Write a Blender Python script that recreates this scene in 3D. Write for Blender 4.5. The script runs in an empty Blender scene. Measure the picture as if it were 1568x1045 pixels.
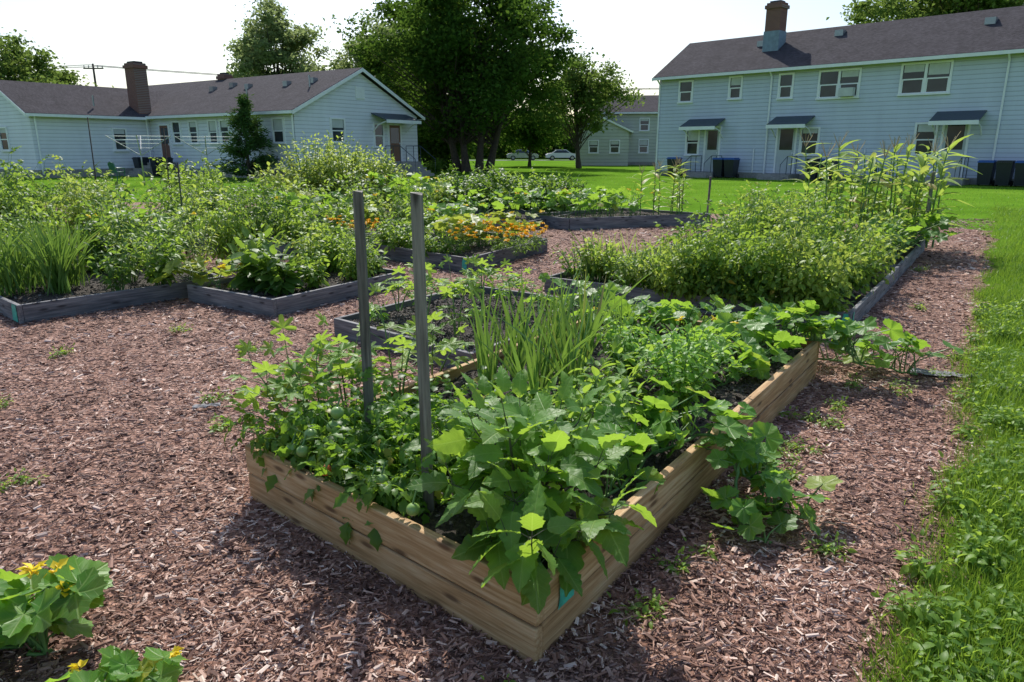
import bpy, math, random
import numpy as np
from mathutils import Vector, Matrix
rng=np.random.default_rng(11); random.seed(5)
scene=bpy.context.scene
COL=scene.collection
def U(a,b,n=None): return rng.uniform(a,b,n)
# ---------------------------------------------------------------- materials
def newmat(name):
    m=bpy.data.materials.new(name); m.use_nodes=True
    nt=m.node_tree; b=nt.nodes['Principled BSDF']; return m,nt,b
def ramp(nt,stops):
    r=nt.nodes.new('ShaderNodeValToRGB'); e=r.color_ramp.elements
    while len(e)<len(stops): e.new(.5)
    for i,(p,c) in enumerate(stops):
        e[i].position=p; e[i].color=(c[0],c[1],c[2],1)
    return r
def coords(nt,scale=(1,1,1),kind='Object'):
    tc=nt.nodes.new('ShaderNodeTexCoord'); mp=nt.nodes.new('ShaderNodeMapping')
    mp.inputs['Scale'].default_value=scale
    nt.links.new(tc.outputs[kind],mp.inputs['Vector']); return mp.outputs['Vector']
def bump(nt,b,h,strength=.5,dist=.01):
    n=nt.nodes.new('ShaderNodeBump'); n.inputs['Strength'].default_value=strength; n.inputs['Distance'].default_value=dist
    nt.links.new(h,n.inputs['Height']); nt.links.new(n.outputs['Normal'],b.inputs['Normal']); return n
def noise(nt,vec,scale,detail=4,rough=.6):
    n=nt.nodes.new('ShaderNodeTexNoise'); n.inputs['Scale'].default_value=scale; n.inputs['Detail'].default_value=detail; n.inputs['Roughness'].default_value=rough
    nt.links.new(vec,n.inputs['Vector']); return n.outputs['Fac']
def flat(name,c,rough=.6,nz=.15,scale=20,metal=0,bmp=0):
    m,nt,b=newmat(name); v=coords(nt); f=noise(nt,v,scale)
    r=ramp(nt,[(.3,[x*(1-nz) for x in c]),(.7,[min(1,x*(1+nz)) for x in c])])
    nt.links.new(f,r.inputs[0]); nt.links.new(r.outputs[0],b.inputs['Base Color'])
    b.inputs['Roughness'].default_value=rough; b.inputs['Metallic'].default_value=metal
    if bmp: bump(nt,b,f,bmp,.01)
    return m
def math_(nt,op,a,b=None,c=None):
    n=nt.nodes.new('ShaderNodeMath'); n.operation=op
    for i,x in enumerate((a,b,c)):
        if x is None: continue
        if isinstance(x,(int,float)): n.inputs[i].default_value=x
        else: nt.links.new(x,n.inputs[i])
    return n.outputs[0]
def leaf_mat(name,c1,c2,tc,trans=.44,rough=.46,vein=False,yellow=None,cheap=False,nz=True):
    if not cheap: c1=[x*1.15 for x in c1]; c2=[x*1.15 for x in c2]
    m,nt,b=newmat(name); L=nt.links
    g=nt.nodes.new('ShaderNodeNewGeometry')
    st=[(0,c1),(.85,c2)]
    if yellow: st+= [(.965,c2),(.985,yellow)]
    r=ramp(nt,st); L.new(g.outputs['Random Per Island'],r.inputs[0])
    col=r.outputs[0]
    if nz and not cheap:
        v=coords(nt); f=noise(nt,v,9,2)
        hs=nt.nodes.new('ShaderNodeHueSaturation'); L.new(r.outputs[0],hs.inputs['Color'])
        L.new(math_(nt,'MULTIPLY_ADD',f,.9,.55),hs.inputs['Value'])
        col=hs.outputs[0]
    if vein:
        at=nt.nodes.new('ShaderNodeAttribute'); at.attribute_name='lc'
        sx=nt.nodes.new('ShaderNodeSeparateXYZ'); L.new(at.outputs['Vector'],sx.inputs[0])
        ax,ay=sx.outputs[0],sx.outputs[1]
        mr=nt.nodes.new('ShaderNodeMapRange'); mr.inputs[1].default_value=.006; mr.inputs[2].default_value=.022; mr.inputs[3].default_value=1; mr.inputs[4].default_value=0
        L.new(ax,mr.inputs[0])
        w=math_(nt,'FRACT',math_(nt,'MULTIPLY',math_(nt,'SUBTRACT',ay,math_(nt,'MULTIPLY',ax,.9)),7.5))
        t=math_(nt,'MULTIPLY',math_(nt,'ABSOLUTE',math_(nt,'SUBTRACT',w,.5)),2)
        mr2=nt.nodes.new('ShaderNodeMapRange'); mr2.inputs[1].default_value=.86; mr2.inputs[2].default_value=1; mr2.inputs[3].default_value=0; mr2.inputs[4].default_value=.6
        L.new(t,mr2.inputs[0])
        mk=math_(nt,'MAXIMUM',mr.outputs[0],mr2.outputs[0])
        mx=nt.nodes.new('ShaderNodeMix'); mx.data_type='RGBA'; L.new(math_(nt,'MULTIPLY',mk,.6),mx.inputs[0])
        L.new(col,mx.inputs[6]); mx.inputs[7].default_value=(.3,.44,.13,1); col=mx.outputs[2]
        bump(nt,b,math_(nt,'SUBTRACT',1,mk),.35,.006)
    if cheap:
        b=nt.nodes.new('ShaderNodeBsdfDiffuse'); L.new(col,b.inputs['Color'])
    else:
        L.new(col,b.inputs['Base Color']); b.inputs['Roughness'].default_value=rough; b.inputs['Specular IOR Level'].default_value=.3
    tr=nt.nodes.new('ShaderNodeBsdfTranslucent')
    if cheap: tr.inputs['Color'].default_value=(*tc,1)
    else:
        mt=nt.nodes.new('ShaderNodeMix'); mt.data_type='RGBA'; mt.inputs[0].default_value=.7
        L.new(col,mt.inputs[6]); mt.inputs[7].default_value=(*tc,1); L.new(mt.outputs[2],tr.inputs['Color'])
    ms=nt.nodes.new('ShaderNodeMixShader'); ms.inputs[0].default_value=trans
    L.new(b.outputs[0],ms.inputs[1]); L.new(tr.outputs[0],ms.inputs[2])
    L.new(ms.outputs[0],nt.nodes['Material Output'].inputs['Surface']); return m
def wood_mat(name,stops,knots=True):
    m,nt,b=newmat(name); L=nt.links
    tc=nt.nodes.new('ShaderNodeTexCoord'); oi=nt.nodes.new('ShaderNodeObjectInfo')
    va=nt.nodes.new('ShaderNodeVectorMath'); va.operation='ADD'
    sc=nt.nodes.new('ShaderNodeVectorMath'); sc.operation='SCALE'; sc.inputs[0].default_value=(13,7,5)
    L.new(oi.outputs['Random'],sc.inputs['Scale']); L.new(tc.outputs['Object'],va.inputs[0]); L.new(sc.outputs[0],va.inputs[1])
    sp=nt.nodes.new('ShaderNodeSeparateXYZ'); L.new(va.outputs[0],sp.inputs[0])
    cb=nt.nodes.new('ShaderNodeCombineXYZ'); L.new(math_(nt,'MULTIPLY',sp.outputs[0],2.3),cb.inputs[0]); L.new(math_(nt,'MULTIPLY',math_(nt,'ADD',sp.outputs[2],sp.outputs[1]),8.5),cb.inputs[1])
    vo=nt.nodes.new('ShaderNodeTexVoronoi'); vo.voronoi_dimensions='2D'; vo.inputs['Scale'].default_value=1; L.new(cb.outputs[0],vo.inputs['Vector'])
    mp=nt.nodes.new('ShaderNodeMapping'); mp.inputs['Scale'].default_value=(1.1,24,24); L.new(va.outputs[0],mp.inputs[0])
    f=noise(nt,mp.outputs[0],3,6,.65)
    mp2=nt.nodes.new('ShaderNodeMapping'); mp2.inputs['Scale'].default_value=(.8,5,5); L.new(va.outputs[0],mp2.inputs[0])
    f2=noise(nt,mp2.outputs[0],2.2,3)
    ff=math_(nt,'ADD',math_(nt,'MULTIPLY',f,.6),math_(nt,'MULTIPLY',f2,.4))
    ff=math_(nt,'ADD',ff,math_(nt,'MULTIPLY_ADD',oi.outputs['Random'],.12,-.06))
    r=ramp(nt,stops); L.new(ff,r.inputs[0]); col=r.outputs[0]
    if knots:
        mr=nt.nodes.new('ShaderNodeMapRange'); mr.inputs[1].default_value=.05; mr.inputs[2].default_value=.13; mr.inputs[3].default_value=.85; mr.inputs[4].default_value=0; L.new(vo.outputs['Distance'],mr.inputs[0])
        mx=nt.nodes.new('ShaderNodeMix'); mx.data_type='RGBA'; L.new(mr.outputs[0],mx.inputs[0]); L.new(col,mx.inputs[6])
        d=stops[0][1]; mx.inputs[7].default_value=(d[0]*.45,d[1]*.4,d[2]*.4,1); col=mx.outputs[2]
    L.new(col,b.inputs['Base Color']); b.inputs['Roughness'].default_value=.75
    bump(nt,b,ff,.6,.008); return m
M_pine=wood_mat('treated_pine',[(.34,(.23,.12,.045)),(.5,(.46,.275,.12)),(.64,(.64,.45,.25))])
M_grayw=wood_mat('weathered_wood',[(.34,(.05,.05,.055)),(.5,(.14,.14,.145)),(.64,(.27,.26,.255))])
M_stake=wood_mat('stake_wood',[(.34,(.05,.046,.04)),(.5,(.16,.148,.125)),(.64,(.3,.28,.24))])
def mulch_mat():
    m,nt,b=newmat('mulch'); L=nt.links; v=coords(nt)
    vo=nt.nodes.new('ShaderNodeTexVoronoi'); vo.inputs['Scale'].default_value=48; L.new(v,vo.inputs['Vector'])
    sx=nt.nodes.new('ShaderNodeSeparateColor'); L.new(vo.outputs['Color'],sx.inputs[0])
    big=noise(nt,v,.8,3)
    f=math_(nt,'ADD',math_(nt,'MULTIPLY',sx.outputs[0],.75),math_(nt,'MULTIPLY',big,.3))
    r=ramp(nt,[(.05,(.06,.026,.017)),(.35,(.2,.098,.065)),(.7,(.37,.205,.145)),(1,(.56,.38,.3))]); L.new(f,r.inputs[0])
    L.new(r.outputs[0],b.inputs['Base Color']); b.inputs['Roughness'].default_value=.9
    bump(nt,b,math_(nt,'ADD',sx.outputs[1],vo.outputs['Distance']),.9,.02); return m
M_mulch=mulch_mat()
def chip_mat(name,st,amp=1.5):
    m,nt,b=newmat(name); L=nt.links
    g=nt.nodes.new('ShaderNodeNewGeometry')
    big=noise(nt,coords(nt),1.3,3,.7)
    f=math_(nt,'ADD',g.outputs['Random Per Island'],math_(nt,'MULTIPLY_ADD',big,amp,-amp*.52))
    r=ramp(nt,st)
    L.new(f,r.inputs[0]); L.new(r.outputs[0],b.inputs['Base Color']); b.inputs['Roughness'].default_value=.75; return m
M_chip=chip_mat('wood_chip',[(0,(.065,.028,.019)),(.3,(.19,.09,.06)),(.6,(.35,.19,.135)),(.85,(.52,.34,.26)),(.97,(.74,.58,.48))])
M_clod=chip_mat('soil_clod',[(0,(.025,.019,.014)),(.6,(.085,.068,.054)),(.95,(.2,.17,.14))],.6)
def ground_mat():
    m,nt,b=newmat('grass_ground'); L=nt.links; v=coords(nt)
    a=noise(nt,v,.35,5); c=noise(nt,coords(nt,(1,.6,1)),22,4,.75)
    f=math_(nt,'ADD',math_(nt,'MULTIPLY',a,.5),math_(nt,'MULTIPLY',c,.5))
    r=ramp(nt,[(.3,(.05,.115,.01)),(.5,(.11,.23,.02)),(.7,(.2,.33,.04))]); L.new(f,r.inputs[0])
    L.new(r.outputs[0],b.inputs['Base Color']); b.inputs['Roughness'].default_value=1; b.inputs['Specular IOR Level'].default_value=0
    bump(nt,b,c,.5,.03); return m
M_ground=ground_mat()
def soil_mat():
    m,nt,b=newmat('soil'); L=nt.links; v=coords(nt)
    a=noise(nt,v,40,6,.75); r=ramp(nt,[(.3,(.02,.016,.012)),(.55,(.075,.06,.047)),(.72,(.18,.15,.12))]); L.new(a,r.inputs[0])
    L.new(r.outputs[0],b.inputs['Base Color']); b.inputs['Roughness'].default_value=.95; bump(nt,b,a,1,.03); return m
M_soil=soil_mat()
def siding_mat(name,c,per=.2):
    m,nt,b=newmat(name); L=nt.links
    tc=nt.nodes.new('ShaderNodeTexCoord'); sx=nt.nodes.new('ShaderNodeSeparateXYZ'); L.new(tc.outputs['Object'],sx.inputs[0])
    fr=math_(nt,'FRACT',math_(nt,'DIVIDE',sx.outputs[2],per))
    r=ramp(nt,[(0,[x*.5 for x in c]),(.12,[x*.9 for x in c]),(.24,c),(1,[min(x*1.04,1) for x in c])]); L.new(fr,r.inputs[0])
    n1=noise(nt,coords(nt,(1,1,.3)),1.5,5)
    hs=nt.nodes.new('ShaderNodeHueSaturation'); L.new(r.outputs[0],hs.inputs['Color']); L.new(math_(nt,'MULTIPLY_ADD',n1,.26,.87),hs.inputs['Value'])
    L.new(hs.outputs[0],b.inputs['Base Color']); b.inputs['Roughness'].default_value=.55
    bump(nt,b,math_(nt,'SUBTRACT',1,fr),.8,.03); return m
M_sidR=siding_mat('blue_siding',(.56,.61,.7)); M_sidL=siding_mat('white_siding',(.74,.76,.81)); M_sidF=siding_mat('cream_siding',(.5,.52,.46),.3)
def shingle_mat(name,c):
    m,nt,b=newmat(name); L=nt.links; v=coords(nt,(1,1,1))
    br=nt.nodes.new('ShaderNodeTexBrick'); br.inputs['Scale'].default_value=4; br.inputs['Mortar Size'].default_value=.015
    br.inputs['Color1'].default_value=(*[x*.75 for x in c],1); br.inputs['Color2'].default_value=(*[x*1.3 for x in c],1); br.inputs['Mortar'].default_value=(*[x*.4 for x in c],1)
    L.new(v,br.inputs['Vector']); n1=noise(nt,v,1.3,5)
    hs=nt.nodes.new('ShaderNodeHueSaturation'); L.new(br.outputs['Color'],hs.inputs['Color']); L.new(math_(nt,'MULTIPLY_ADD',n1,.8,.6),hs.inputs['Value'])
    L.new(hs.outputs[0],b.inputs['Base Color']); b.inputs['Roughness'].default_value=1; b.inputs['Specular IOR Level'].default_value=.15; return m
M_roof=shingle_mat('shingles',(.066,.06,.066))
def brick_mat():
    m,nt,b=newmat('brick'); L=nt.links; v=coords(nt)
    br=nt.nodes.new('ShaderNodeTexBrick'); br.inputs['Scale'].default_value=5; br.inputs['Mortar Size'].default_value=.03
    br.inputs['Color1'].default_value=(.16,.05,.035,1); br.inputs['Color2'].default_value=(.24,.09,.06,1); br.inputs['Mortar'].default_value=(.25,.2,.18,1)
    mp=nt.nodes.new('ShaderNodeMapping'); mp.inputs['Rotation'].default_value=(math.pi/2,0,0); L.new(v,mp.inputs[0]); L.new(mp.outputs[0],br.inputs['Vector'])
    L.new(br.outputs['Color'],b.inputs['Base Color']); b.inputs['Roughness'].default_value=.9; return m
M_brick=brick_mat()
M_trim=flat('white_trim',(.84,.85,.87),.5,.06,3)
M_conc=flat('concrete',(.3,.29,.27),.9,.2,8)
M_door=flat('door_paint',(.5,.54,.56),.5,.06,3)
M_doorB=flat('brown_door',(.2,.09,.06),.5,.1,3)
M_awn=flat('awning_metal',(.05,.07,.09),.5,.1,5)
M_dark=flat('dark_plastic',(.015,.02,.03),.4,.2,10)
M_blue=flat('blue_plastic',(.02,.1,.4),.4,.1,10)
M_grnp=flat('green_plastic',(.03,.13,.1),.45,.1,10)
M_metal=flat('grey_metal',(.35,.37,.38),.35,.1,10,.6)
M_flash=flat('chimney_flashing',(.2,.27,.33),.5,.2,5)
M_rubber=flat('rubber',(.02,.02,.02),.8,.1,10)
M_carw=flat('car_paint_white',(.7,.71,.72),.25,.02,3)
M_cars=flat('car_paint_silver',(.4,.42,.45),.25,.02,3,.5)
M_curt=flat('window_blind',(.55,.57,.56),.8,.1,3)
M_tape=flat('teal_tape',(.05,.45,.33),.4,.35,25)
M_fabric=flat('landscape_fabric',(.16,.16,.17),.7,.3,30)
M_bark=flat('bark',(.06,.048,.037),.9,.4,9,0,.8)
M_road=flat('asphalt',(.08,.08,.082),.9,.1,5)
m,nt,b=newmat('window_glass'); b.inputs['Roughness'].default_value=.06; b.inputs['Specular IOR Level'].default_value=.6
n_=ramp(nt,[(.3,(.012,.016,.018)),(.7,(.06,.07,.08))]); nt.links.new(n_.outputs[0],b.inputs['Base Color']); nt.links.new(noise(nt,coords(nt),.7,2),n_.inputs[0]); M_glass=m
G=lambda n,a,b_,t,**k: leaf_mat(n,a,b_,t,**k)
L_egg=G('eggplant_leaf',(.06,.15,.03),(.135,.275,.05),(.58,.85,.07),vein=True)
L_tom=G('tomato_leaf',(.038,.105,.018),(.095,.2,.03),(.42,.68,.05),rough=.42,yellow=(.36,.3,.06))
L_squ=G('squash_leaf',(.055,.155,.027),(.12,.27,.042),(.5,.78,.06),vein=True,rough=.42,yellow=(.35,.33,.05))
L_gar=G('garlic_leaf',(.06,.15,.033),(.125,.24,.05),(.36,.56,.07),trans=.3,rough=.4,yellow=(.38,.28,.1))
L_okra=G('okra_leaf',(.08,.19,.03),(.17,.31,.05),(.58,.8,.08),vein=True)
L_bas=G('basil_leaf',(.09,.23,.03),(.17,.35,.045),(.55,.82,.08))
L_med=G('bush_leaf',(.065,.145,.02),(.17,.29,.042),(.54,.74,.08),nz=False)
L_yel=G('light_bush_leaf',(.12,.21,.03),(.25,.35,.06),(.66,.78,.12),yellow=(.4,.32,.05),nz=False)
L_dk=G('dark_bush_leaf',(.033,.09,.017),(.09,.185,.03),(.38,.58,.06),nz=False)
L_corn=G('corn_leaf',(.13,.23,.035),(.26,.37,.07),(.66,.84,.13),yellow=(.42,.33,.12),nz=False)
L_grass=G('grass_blade',(.06,.14,.012),(.15,.265,.028),(.42,.62,.06),trans=.36,nz=False)
L_treeD=G('tree_leaf_dark',(.02,.05,.012),(.055,.115,.022),(.18,.32,.04),trans=.28,cheap=True)
L_treeM=G('tree_leaf',(.05,.095,.026),(.105,.17,.042),(.28,.4,.08),trans=.34,cheap=True)
L_treeL=G('tree_leaf_light',(.1,.145,.06),(.19,.245,.1),(.42,.52,.19),trans=.38,cheap=True)
L_con=G('conifer_needles',(.03,.075,.022),(.06,.125,.035),(.14,.24,.05),trans=.2,cheap=True)
M_stem=flat('green_stem',(.12,.23,.06),.5,.25,15)
M_stemd=flat('purple_stem',(.07,.08,.04),.5,.25,15)
M_tass=flat('tassel',(.42,.34,.19),.8,.2,30)
M_yflow=leaf_mat('yellow_petal',(.7,.52,.02),(.8,.64,.05),(.8,.65,.03),trans=.3)
M_oflow=leaf_mat('orange_petal',(.78,.34,.01),(.84,.6,.02),(.9,.55,.02),trans=.2)
M_gtom=flat('green_tomato',(.22,.36,.09),.3,.15,8); M_rtom=flat('red_tomato',(.6,.12,.03),.3,.1,8)
# ---------------------------------------------------------------- mesh accumulator
class Acc:
    def __init__(s): s.V=[];s.L=[];s.F={};s.n=0
    def add(s,V,Fs,mi=0,lc=None):
        V=np.asarray(V,dtype=np.float64).reshape(-1,3)
        s.V.append(V); s.L.append(np.zeros_like(V) if lc is None else lc)
        for F in Fs:
            F=np.asarray(F,dtype=np.int64)
            if F.size==0: continue
            s.F.setdefault(F.shape[1],[]).append((F+s.n,mi))
        s.n+=len(V)
    def build(s,name,mats,smooth=True,parent=None,lc=False,matrix=None):
        V=np.concatenate(s.V); me=bpy.data.meshes.new(name)
        loops=[];starts=[];mis=[];o=0
        for k,lst in s.F.items():
            for F,mi in lst:
                loops.append(F.ravel()); starts.append(o+np.arange(len(F))*k); o+=F.size; mis.append(np.full(len(F),mi))
        loops=np.concatenate(loops);starts=np.concatenate(starts);mis=np.concatenate(mis)
        me.vertices.add(len(V)); me.loops.add(len(loops)); me.polygons.add(len(starts))
        me.vertices.foreach_set('co',V.astype(np.float32).ravel())
        me.loops.foreach_set('vertex_index',loops.astype(np.int32))
        me.polygons.foreach_set('loop_start',starts.astype(np.int32))
        me.polygons.foreach_set('material_index',mis.astype(np.int32))
        me.polygons.foreach_set('use_smooth',np.full(len(starts),smooth))
        me.update(calc_edges=True)
        for m in mats: me.materials.append(m)
        if lc:
            a=me.attributes.new('lc','FLOAT_VECTOR','POINT'); a.data.foreach_set('vector',np.concatenate(s.L).astype(np.float32).ravel())
        ob=bpy.data.objects.new(name,me); COL.objects.link(ob)
        if parent: ob.parent=parent
        if matrix is not None: ob.matrix_world=matrix
        return ob
def empty(name,loc=(0,0,0),rz=0):
    e=bpy.data.objects.new(name,None); e.empty_display_size=.3; e.location=loc; e.rotation_euler=(0,0,rz); COL.objects.link(e); return e
BF=np.array([[0,3,2,1],[4,5,6,7],[0,1,5,4],[1,2,6,5],[2,3,7,6],[3,0,4,7]])
def box(a,x0,x1,y0,y1,z0,z1,mi=0):
    a.add([[x0,y0,z0],[x1,y0,z0],[x1,y1,z0],[x0,y1,z0],[x0,y0,z1],[x1,y0,z1],[x1,y1,z1],[x0,y1,z1]],[BF],mi)
def tube(a,pts,rad,ns=5,mi=0,cap=False):
    pts=np.asarray(pts,float); n=len(pts); rad=np.broadcast_to(rad,(n,))
    T=np.gradient(pts,axis=0); T/=np.linalg.norm(T,axis=1)[:,None]+1e-9
    ref=np.array([.3,.9,.1]) if abs(T[0][2])>.6 else np.array([0,0,1.])
    X=np.cross(T,ref); X/=np.linalg.norm(X,axis=1)[:,None]+1e-9; Y=np.cross(T,X)
    an=np.arange(ns)*2*math.pi/ns
    V=pts[:,None,:]+rad[:,None,None]*(np.cos(an)[None,:,None]*X[:,None,:]+np.sin(an)[None,:,None]*Y[:,None,:])
    i=np.arange(n-1)[:,None]*ns; j=np.arange(ns)[None,:]; j2=(j+1)%ns
    F=np.stack([i+j,i+j2,i+ns+j2,i+ns+j],-1).reshape(-1,4)
    Fs=[F]
    if cap: Fs.append(np.array([(n-1)*ns+np.arange(ns)])); Fs.append(np.array([np.arange(ns)[::-1]]))
    a.add(V.reshape(-1,3),Fs,mi)
def sphere(a,c,r,mi=0,sq=1,nu=14,nv=10):
    u=np.arange(nu)*2*math.pi/nu; v=np.linspace(.001,math.pi-.001,nv)
    V=np.array([[c[0]+r*math.sin(q)*math.cos(p),c[1]+r*math.sin(q)*math.sin(p),c[2]+r*sq*math.cos(q)] for q in v for p in u])
    F=[[i*nu+j,(i+1)*nu+j,(i+1)*nu+(j+1)%nu,i*nu+(j+1)%nu] for i in range(nv-1) for j in range(nu)]
    a.add(V,[F],mi)
# ---------------------------------------------------------------- leaf templates
def grid_leaf(nl=5,W=.3,fold=.25,droop=.3,jag=0,lob=0,ruf=0,cols=1,p=.8,seed=0,twist=0,lf=3.5):
    r=np.random.default_rng(seed); t=np.linspace(0,1,nl+1); V=[];lc=[]
    xs=np.linspace(-1,1,2*cols+1)
    for i,tt in enumerate(t):
        w=W*max(.02,math.sin(math.pi*min(1,tt**p)))**.8
        if jag: w*=1+jag*(-1)**i
        if lob:
            s_=(tt*lf+.15)%1; w*=1-lob+1.7*lob*(s_ if s_<.72 else (1-s_)*2.57)
        for x in xs:
            xx=x*w*(1+.06*r.normal()*(lob>0))
            yy=tt-(.12*abs(x) if jag else 0)*.5
            z=fold*abs(xx)-droop*tt*tt+ruf*abs(x)*r.normal()+twist*x*w*tt
            V.append((xx,yy,z)); lc.append((abs(xx),tt,0))
    c=len(xs); F=[[i*c+j,i*c+j+1,(i+1)*c+j+1,(i+1)*c+j] for i in range(nl) for j in range(c-1)]
    return dict(V=np.array(V),F=[np.array(F)],lc=np.array(lc))
def palm_leaf(lobes=5,depth=.25,seg=8,rings=3,ser=.06,cup=.15,ruf=.04,seed=0,span=165):
    r=np.random.default_rng(seed); n=lobes*seg; th=np.linspace(-span,span,n+1)*math.pi/180
    V=[(0,0,0)];lc=[(0,0,0)]; ph=r.uniform(0,6,4)
    for k in range(1,rings+1):
        q=k/rings
        for i,a in enumerate(th):
            fr=(i/seg)%1; d=abs(fr-.5)*2
            R=(1-depth*(d**1.3)*q)*(1-.28*(abs(a)/math.pi)**2)*(1+(ser*(-1)**i if k==rings else 0))
            R*=q
            z=cup*R*R-.16*(1-d)*R+ruf*math.sin(5*a+ph[0])*q*q+.5*ruf*math.sin(11*a+ph[1])*q*q-.25*max(0,math.cos(a))*R*R
            V.append((R*math.sin(a),R*math.cos(a),z)); ad=d*(2*span/lobes/2)*math.pi/180
            lc.append((R*math.sin(ad),R*math.cos(ad),0))
    m=n+1; F3=[[0,1+i+1,1+i] for i in range(n)]; F4=[]
    for k in range(rings-1):
        o=1+k*m; F4+=[[o+i,o+i+1,o+m+i+1,o+m+i] for i in range(n)]
    return dict(V=np.array(V)*.5,F=[np.array(F3),np.array(F4)],lc=np.array(lc)*.5)
def merge(parts):
    V=[];lc=[];F={};n=0
    for T,R,s,p in parts:
        V.append((T['V']*s)@R.T+p); lc.append(T['lc'])
        for f in T['F']: F.setdefault(f.shape[1],[]).append(f+n)
        n+=len(T['V'])
    return dict(V=np.concatenate(V),lc=np.concatenate(lc),F=[np.concatenate(x) for x in F.values()])
def nrm(v): return v/(np.linalg.norm(v,axis=-1,keepdims=True)+1e-9)
def orient(D,roll=None):
    D=nrm(np.asarray(D,float)); up=np.broadcast_to([0.01,0.02,1.],D.shape); X=nrm(np.cross(D,up)); Z=np.cross(X,D)
    if roll is not None:
        c=np.cos(roll)[:,None];s=np.sin(roll)[:,None]; X,Z=X*c+Z*s,Z*c-X*s
    return np.stack([X,D,Z],-1)
def compound(pairs=3,nl=4,seed=0,W=.3,droop=.45,jag=.22):
    r=np.random.default_rng(seed); parts=[]
    T=[grid_leaf(nl,W,.3,.35,jag,ruf=.02,seed=seed*7+i) for i in range(3)]
    def rp(t): return np.array([0,t*.72,-droop*t*t*.7])
    for k in range(pairs):
        t=.28+.62*k/max(1,pairs-1+.4); s=.34+.06*r.normal()-.06*abs(k-1)
        for sd in (-1,1):
            d=np.array([[sd*.85,.5+.1*r.normal(),-.35+.2*r.normal()]])
            parts.append((T[r.integers(3)],orient(d,np.array([.3*r.normal()]))[0],s,rp(t)))
    parts.append((T[0],orient(np.array([[.1*r.normal(),.8,-.6]]))[0],.42,rp(1)))
    ac=Acc(); tube(ac,[rp(0),rp(.33),rp(.66),rp(1)],[.014,.012,.01,.006],3)
    parts.append((dict(V=ac.V[0],lc=ac.L[0]+.5,F=[ac.F[4][0][0]]),np.eye(3),1,np.zeros(3)))
    return merge(parts)
T_egg=[grid_leaf(21,.34,.12,.08+.13*i,lob=.2,ruf=.02,cols=3,p=.72,seed=i,lf=4.0) for i in range(5)]
T_eggl=[grid_leaf(8,.33,.15,.1+.15*i,lob=.12,ruf=.022,cols=1,p=.75,seed=i) for i in range(3)]
T_pep=[grid_leaf(8,.27,.22,.15+.15*i,ruf=.012,cols=2,p=.8,seed=i+3) for i in range(4)]
T_ov=[grid_leaf(5,.27,.28,.3+.12*i,ruf=.01,seed=20+i) for i in range(3)]
T_ovl=[grid_leaf(3,.26,.3,.25+.12*i,seed=30+i) for i in range(3)]
T_nar=[grid_leaf(3,.12,.3,.3+.15*i,seed=40+i) for i in range(3)]
T_sq=[palm_leaf(5,.22,8,3,.045,.25,.05,seed=i) for i in range(5)]
T_sql=[palm_leaf(5,.25,4,2,.03,.25,.06,seed=i+9) for i in range(4)]
T_okr=[palm_leaf(5,.62,6,3,.05,.1,.04,seed=i+19,span=130) for i in range(4)]
T_tom=[compound(3,6,i) for i in range(5)]
T_toml=[compound(2,3,i+11) for i in range(4)]
T_bl=[grid_leaf(9,.017,.5,d,p=.55,seed=i,twist=.5*i) for i,d in enumerate([.03,.1,.25,.65,.15])]
T_cb=[grid_leaf(9,.1,.35,d,p=.6,ruf=.012,seed=i) for i,d in enumerate([.5,.8,1.1,.35])]
V_=np.array([[-.5,0,0],[.5,0,0],[.35,.55,-.06],[-.35,.55,-.06],[0,1,-.25]])*[.05,1,1]
T_gr=[dict(V=V_*[w,1,d],F=[np.array([[0,1,2,3]]),np.array([[3,2,4]])],lc=np.zeros((5,3))) for w,d in ((1,1),(1.3,2),(.8,.3))]
T_tl=[dict(V=np.array([[0,0,0],[.32,.5,.1*k],[0,1,-.1],[-.32,.5,.1*k]]),F=[np.array([[0,1,2],[0,2,3]])],lc=np.zeros((4,3))) for k in (1,2)]
T_chip=[dict(V=np.array([[-.5,0,-.3],[0,0,.4],[.5,0,-.3],[-.45+e,1,-.3],[e,.95,.3],[.4+e,1,-.3]])*[w,1,.12],F=[np.array([[0,1,4,3],[1,2,5,4]])],lc=np.zeros((6,3))) for w,e in ((.16,0),(.25,.2),(.12,-.3),(.4,.1))]
oc=np.array([[1,0,0],[0,1,0],[-1,0,0],[0,-1,0],[0,0,.8],[0,0,-.8]])*.5
T_clod=[dict(V=oc*(1+.35*np.random.default_rng(q).normal(size=(6,1))),F=[np.array([[0,1,4],[1,2,4],[2,3,4],[3,0,4],[1,0,5],[2,1,5],[3,2,5],[0,3,5]])],lc=np.zeros((6,3))) for q in range(4)]
T_pet=dict(V=np.array([[-.5,0,0],[.5,0,0],[0,0,.8],[-.35,1,0],[.35,1,0],[0,1,.6]]),F=[np.array([[0,1,4,3],[1,2,5,4],[2,0,3,5]])],lc=np.full((6,3),.5))
def scatter(a,Ts,P,D,S,mi=0,roll=None,rs=.35):
    P=np.asarray(P,float); n=len(P)
    if n==0: return
    S=np.broadcast_to(S,(n,)); 
    if roll is None: roll=rng.normal(0,rs,n)
    R=orient(D,roll); ch=rng.integers(0,len(Ts),n)
    for k,T in enumerate(Ts):
        I=np.where(ch==k)[0]
        if len(I)==0: continue
        V=np.einsum('mij,nj->mni',R[I],T['V'])*S[I][:,None,None]+P[I][:,None,:]
        nv=len(T['V']); off=(np.arange(len(I))*nv)[:,None,None]
        a.add(V.reshape(-1,3),[(f[None]+off).reshape(-1,f.shape[1]) for f in T['F']],mi,np.tile(T['lc'],(len(I),1)))
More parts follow.
